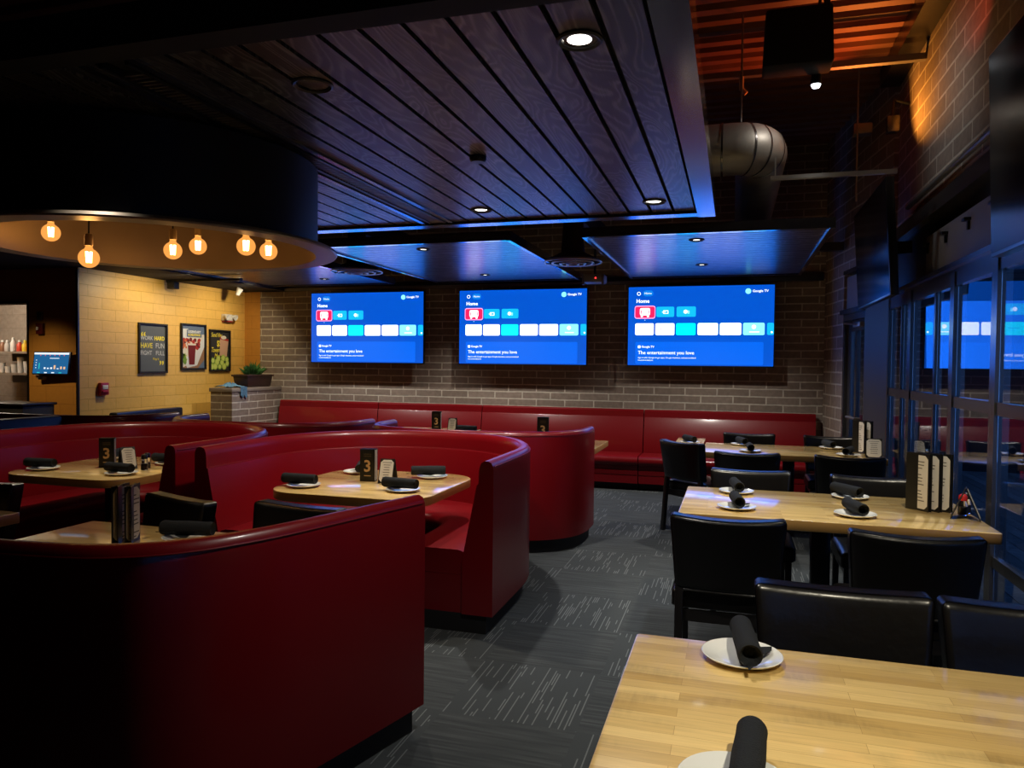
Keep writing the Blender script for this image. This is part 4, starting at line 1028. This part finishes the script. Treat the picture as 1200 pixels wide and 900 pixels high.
place(.03, 4.30, PI + .12, 'at the second window table, near aisle place', 0, .02)
place(.69, 4.88, PI + .55, 'at the second window table, far window place', -.02, .01)
place(.635, 4.30, PI + .22, 'at the second window table, near window place', 0, .02)
place(.09, 7.80, PI + .3, 'at the third window table, far aisle place')
place(.16, 7.22, PI + .05, 'at the third window table, near aisle place')
place(.92, 7.80, PI + .25, 'at the third window table, far window place', -.02)
place(1.00, 7.22, PI - .35, 'at the third window table, near window place')
place(-1.94, 4.18, PI / 2 - .1, 'at the right front of the middle booth table', -.02, .0)
place(-1.98, 4.74, PI / 2 + .45, 'at the right back of the middle booth table', -.03)
place(-2.60, 4.12, PI / 2, 'at the left front of the middle booth table', -.03)
place(-2.56, 4.76, .4, 'at the left back of the middle booth table', .02)
place(-4.72, 4.12, PI / 2 + .1, 'at the left front of the left booth table', -.03)
place(-4.03, 4.12, PI / 2 - .1, 'at the right front of the left booth table', -.02)
place(-4.10, 4.66, PI / 2 + .05, 'at the right back of the left booth table', -.03)
place(-4.72, 4.78, .3, 'at the left back of the left booth table')
place(-2.30, 2.72, PI / 2 + .2, 'at the table of the nearest booth, beside menus', 0)
place(-2.93, 8.02, PI / 2, 'at the bench table below the left and middle televisions')
place(-1.50, 7.42, PI / 2, 'at the curved booth table beside the small menu')
place(-.42, 7.80, .5, 'at the small table left of the third window table')

def menu3(x, y, rz, label, h=.215, w=.105):
    t = thing('drinks_menu', label, 'menu', (x, y, TZ + .0005), rz, 'black drinks menus with a number three')
    for k, (a, yy) in enumerate(((0, 0), (.05, .028), (.10, .056))):
        m = Matrix.Rotation(a, 4, 'Z')
        cv = MB().box((-w / 2, yy, 0), (w / 2, yy + .004, h), rot=m).obj('cover', 'cover', t, 0)
        if k == 0: front = cv
        if k < 2: MB().box((-w / 2 + .004, yy + .006, .006), (w / 2 - .002, yy + .020, h - .006), rot=m).obj('pages', 'paper', t, 0)
    text('3', h * .50, 'gold', front, (0, -.001, h * .46), R90, 'CENTER', bold=.0022, name='number')
    MB().box((-w * .22, -.0012, h * .165), (w * .22, 0, h * .19)).obj('caption', 'gold', front, 0)
    for k, q in enumerate((.84, .78)): MB().box((-w * .25, -.0012, h * q - .003), (w * .25, 0, h * q + .004)).obj('caption', 'dimgold', front, 0)
    return t
def tent(x, y, rz, label, w=.10, h=.155, open_=.12):
    t = thing('table_tent', label, 'table tent', (x, y, TZ + .0005), rz, 'folded table tents')
    a = math.atan2(open_ / 2, h); L = math.hypot(open_ / 2, h)
    for s in (-1, 1):
        lf = MB().box((-w / 2, -.0015, 0), (w / 2, .0015, L), loc=(0, s * open_ / 2, 0), rot=Matrix.Rotation(s * a, 4, 'X')).obj('leaf', 'cover', t, 0)
        if s < 0: front = lf
    c = .018; W2, z0, z1 = w / 2 - .006, .008, L - .008
    pts = [(-W2 + c, z0), (W2 - c, z0), (W2, z0 + c), (W2, z1 - c), (W2 - c, z1), (-W2 + c, z1), (-W2, z1 - c), (-W2, z0 + c)]
    rot = Matrix.Translation((0, -open_ / 2, 0)) @ Matrix.Rotation(-a, 4, 'X')
    MB().poly([rot @ Vector((p[0], -.0035, p[1])) for p in pts]).obj('card', 'paper', front, 0)
    rp = random.Random(4)
    mb = MB()
    for k in range(7):
        zz = z0 + .03 + k * (z1 - z0 - .05) / 6; ww = W2 * rp.uniform(.4, .75)
        mb.poly([rot @ Vector(q) for q in ((-ww, -.004, zz), (ww, -.004, zz), (ww, -.004, zz + .004), (-ww, -.004, zz + .004))])
    mb.obj('print', 'ink', front, 0)
    return t
def menus(x, y, rz, label, n=3, h=.32, w=.14, base=-66):
    """tall menus standing half open, zig-zag"""
    t = thing('food_menu_stand', label, 'menu', (x, y, TZ + .0005), rz, 'tall standing food menus')
    for k in range(n):
        for s in (-1, 1):
            m = Matrix.Translation((k * .052, 0, 0)) @ Matrix.Rotation(math.radians(base + 5 * k) * 1 + (0 if s < 0 else math.radians(20)), 4, 'Z')
            MB().box((0, -.002, 0), (w, .002, h), rot=m @ Matrix.Translation((-.07, 0, 0))).obj('cover', 'cover', t, 0)
        m = Matrix.Translation((k * .052, 0, 0)) @ Matrix.Rotation(math.radians(base + 5 * k), 4, 'Z') @ Matrix.Translation((-.07, 0, 0))
        c = .02; pts = [(.005 + c, .012), (w - .006 - c, .012), (w - .006, .012 + c), (w - .006, h - .012 - c), (w - .006 - c, h - .012), (.005 + c, h - .012), (.005, h - .012 - c), (.005, .012 + c)]
        pg = MB().poly([m @ Vector((p[0], -.0035, p[1])) for p in pts]).obj('page', 'paper', t, 0)
        mb = MB(); rp = random.Random(k)
        for q in range(13):
            if q in (3, 8): continue
            zz = h - .05 - q * .018; ww = rp.uniform(.05, .085)
            mb.poly([m @ Vector(v) for v in ((.03, -.004, zz), (.03 + ww, -.004, zz), (.03 + ww, -.004, zz + .005), (.03, -.004, zz + .005))])
        mb.obj('print', 'ink', pg, 0)
    return t
def shaker(x, y, label, cap='blackmetal', fill='paper'):
    t = thing('spice_shaker', label, 'shaker', (x, y, TZ + .0005), 0, 'glass shakers')
    MB().lathe([(0, 0), (.022, 0), (.024, .004), (.022, .07), (.018, .078), (.018, .079), (0, .079)], 20).obj('jar', 'clear', t)
    MB().lathe([(0, .004), (.019, .004), (.018, .045), (0, .045)], 16).obj('filling', fill, t)
    MB().lathe([(0, .112), (.014, .112), (.021, .104), (.0215, .079), (0, .079)], 20).obj('lid', cap, t)
menus(1.00, 4.60, math.radians(8), 'three tall standing menus on the second window table')
tent(1.185, 4.42, math.radians(75), 'folded table tent seen edge on at the second window table', h=.165, open_=.135)
shaker(1.20, 4.53, 'glass shaker with red cap beside tent on second window table', 'redcap'); shaker(1.235, 4.60, 'glass shaker with dark lid beside tent on second window table', 'blackmetal')
menus(1.13, 7.52, math.radians(6), 'tall standing menus on the third window table', 2, .30)
tent(1.20, 7.20, math.radians(-6), 'folded table tent facing viewer on the third window table', .13, .165)
menu3(-2.32, 4.44, math.radians(6), 'drinks menu numbered three on the middle booth table')
tent(-2.18, 4.46, math.radians(8), 'folded table tent on the middle booth table')
menu3(-4.40, 4.36, math.radians(28), 'drinks menu numbered three on the left booth table')
tent(-4.23, 4.38, math.radians(62), 'folded table tent seen edge on at left booth table')
shaker(-4.06, 4.36, 'dark shaker nearest plate on the left booth table', 'blackmetal', 'cover'); shaker(-4.10, 4.43, 'dark shaker behind another on the left booth table', 'blackmetal', 'cover')
menus(-2.54, 2.60, math.radians(12), 'tall standing menus behind the nearest red booth back', 2, .25, .12, 88)
menu3(-3.36, 8.15, math.radians(10), 'drinks menu numbered three on the bench table below left television', .22, .11)
tent(-3.15, 8.15, math.radians(5), 'folded table tent on bench table below the left television', .10, .15)
menu3(-1.86, 7.36, math.radians(6), 'drinks menu numbered three on the curved booth table', .25, .12)

# ================================================================== LIGHT
def spot(loc, to, power, col, cone=80, blend=.6, size=.05):
    l = bpy.data.lights.new('spot', 'SPOT'); l.energy = power; l.color = col; l.spot_size = math.radians(cone); l.spot_blend = blend; l.shadow_soft_size = size
    o = bpy.data.objects.new('lamp_and_fill_light', l); C.objects.link(o); o.location = loc
    o.rotation_euler = (Vector(to) - Vector(loc)).to_track_quat('-Z', 'Y').to_euler(); return o
def point(loc, power, col, size=.05):
    l = bpy.data.lights.new('point', 'POINT'); l.energy = power; l.color = col; l.shadow_soft_size = size
    o = bpy.data.objects.new('lamp_and_fill_light', l); C.objects.link(o); o.location = loc; return o
WARM = (1, .86, .66); NEUT = (1, .93, .84); COOL = (.88, .95, 1)
for (x, y, _), e_ in zip(DL, (75, 40, 135)): spot((x, y, ZC - .03), (x, y, 0), e_, NEUT, 105, .7, .035)
for x, y, _ in PL: spot((x, y, ZC - .03), (x, y, 0), 155 if y > 8 else 45, NEUT, 130 if y > 8 else 95, .8, .04)
# spot lamp under the roof deck: one beam down the window tables, spill on the brick
spot((.54, 5.9, 3.57), (.5, 4.9, .7), 150, COOL, 58, .7, .05)
spot((.54, 5.88, 3.57), (1.42, 5.9, 3.3), 9, COOL, 104, .9, .05)
spot((.5, 5.86, 3.57), (.3, 6.1, 3.0), 7, NEUT, 140, .9, .05)
# added spots without fittings, brightening the window tables
spot((.9, .4, 3.6), (.75, 1.7, .76), 300, (1, .90, .68), 56, .8, .06)
spot((.9, 3.4, 3.6), (.62, 4.6, .76), 290, (1, .90, .70), 50, .8, .06)
spot((.7, 6.6, 3.9), (.55, 7.5, .76), 220, (1, .90, .74), 42, .8, .06)
# over the booth tables
spot((-2.25, 4.4, 2.6), (-2.25, 4.4, 0), 95, WARM, 112, .9, .05)
spot((-4.36, 4.6, 2.6), (-4.36, 4.6, 0), 85, WARM, 112, .9, .05)
spot((-2.55, 2.28, 2.6), (-2.4, 2.6, .76), 30, WARM, 54, .8, .05)
for x, y, z, _ in BULBS: point((x, y, z - .0), 1.5, (1, .60, .28), .045)
# yellow wall washers
spot((-6.5, 7.75, 2.6), (-7.3, 7.7, 1.6), 46, (1, .84, .55), 135, .8, .04)
spot((-6.3, 8.9, 2.58), (-7.3, 9.1, 1.5), 52, (1, .82, .52), 130, .8, .04)
point((-9.9, 7.4, 2.25), 28, (1, .86, .68), .15)
spot((-7.75, 5.4, 2.6), (-7.75, 6.84, .7), 70, (1, .74, .42), 62, .9, .05)
# orange and red lamps near the roof at the right
spot((1.05, 7.0, 3.45), (1.42, 6.4, 4.2), 46, (1, .36, .05), 128, .8, .03)
spot((.9, 7.1, 3.5), (.45, 6.6, 4.3), 46, (1, .16, .03), 110, .6, .04)
spot((.8, 5.0, 3.5), (1.42, 5.35, 3.9), 10, (1, .10, .05), 60, .8, .03)

def area(loc, to, w_, h_, power, col):
    l = bpy.data.lights.new('area', 'AREA'); l.shape = 'RECTANGLE'; l.size = w_; l.size_y = h_; l.energy = power; l.color = col
    o = bpy.data.objects.new('screen_boost_light', l); C.objects.link(o); o.location = loc
    o.rotation_euler = (Vector(to) - Vector(loc)).to_track_quat('-Z', 'Y').to_euler(); return o
# added blue area lights strengthening the glow of the three screens
for x in (-5.06, -2.745, -.425): area((x, YT - .03, 2.052), (x, YT - 2, 2.25), TW, TH, 8, (.012, .16, 1))

# world: deep blue dusk outside
w = bpy.data.worlds.new('world'); SC.world = w; w.use_nodes = True
bg = w.node_tree.nodes['Background']; bg.inputs[0].default_value = (.05, .14, .42, 1); bg.inputs[1].default_value = 1.7

vs = SC.view_settings; SC.display_settings.display_device = 'sRGB'
vs.view_transform = 'Standard'; vs.look = 'None'; vs.exposure = 0; vs.gamma = 1; vs.use_curve_mapping = False
SC.cycles.use_denoising = True
SC.cycles.max_bounces = 10; SC.cycles.transparent_max_bounces = 12; SC.cycles.sample_clamp_indirect = 4
SC.cycles.caustics_reflective = False; SC.cycles.caustics_refractive = False
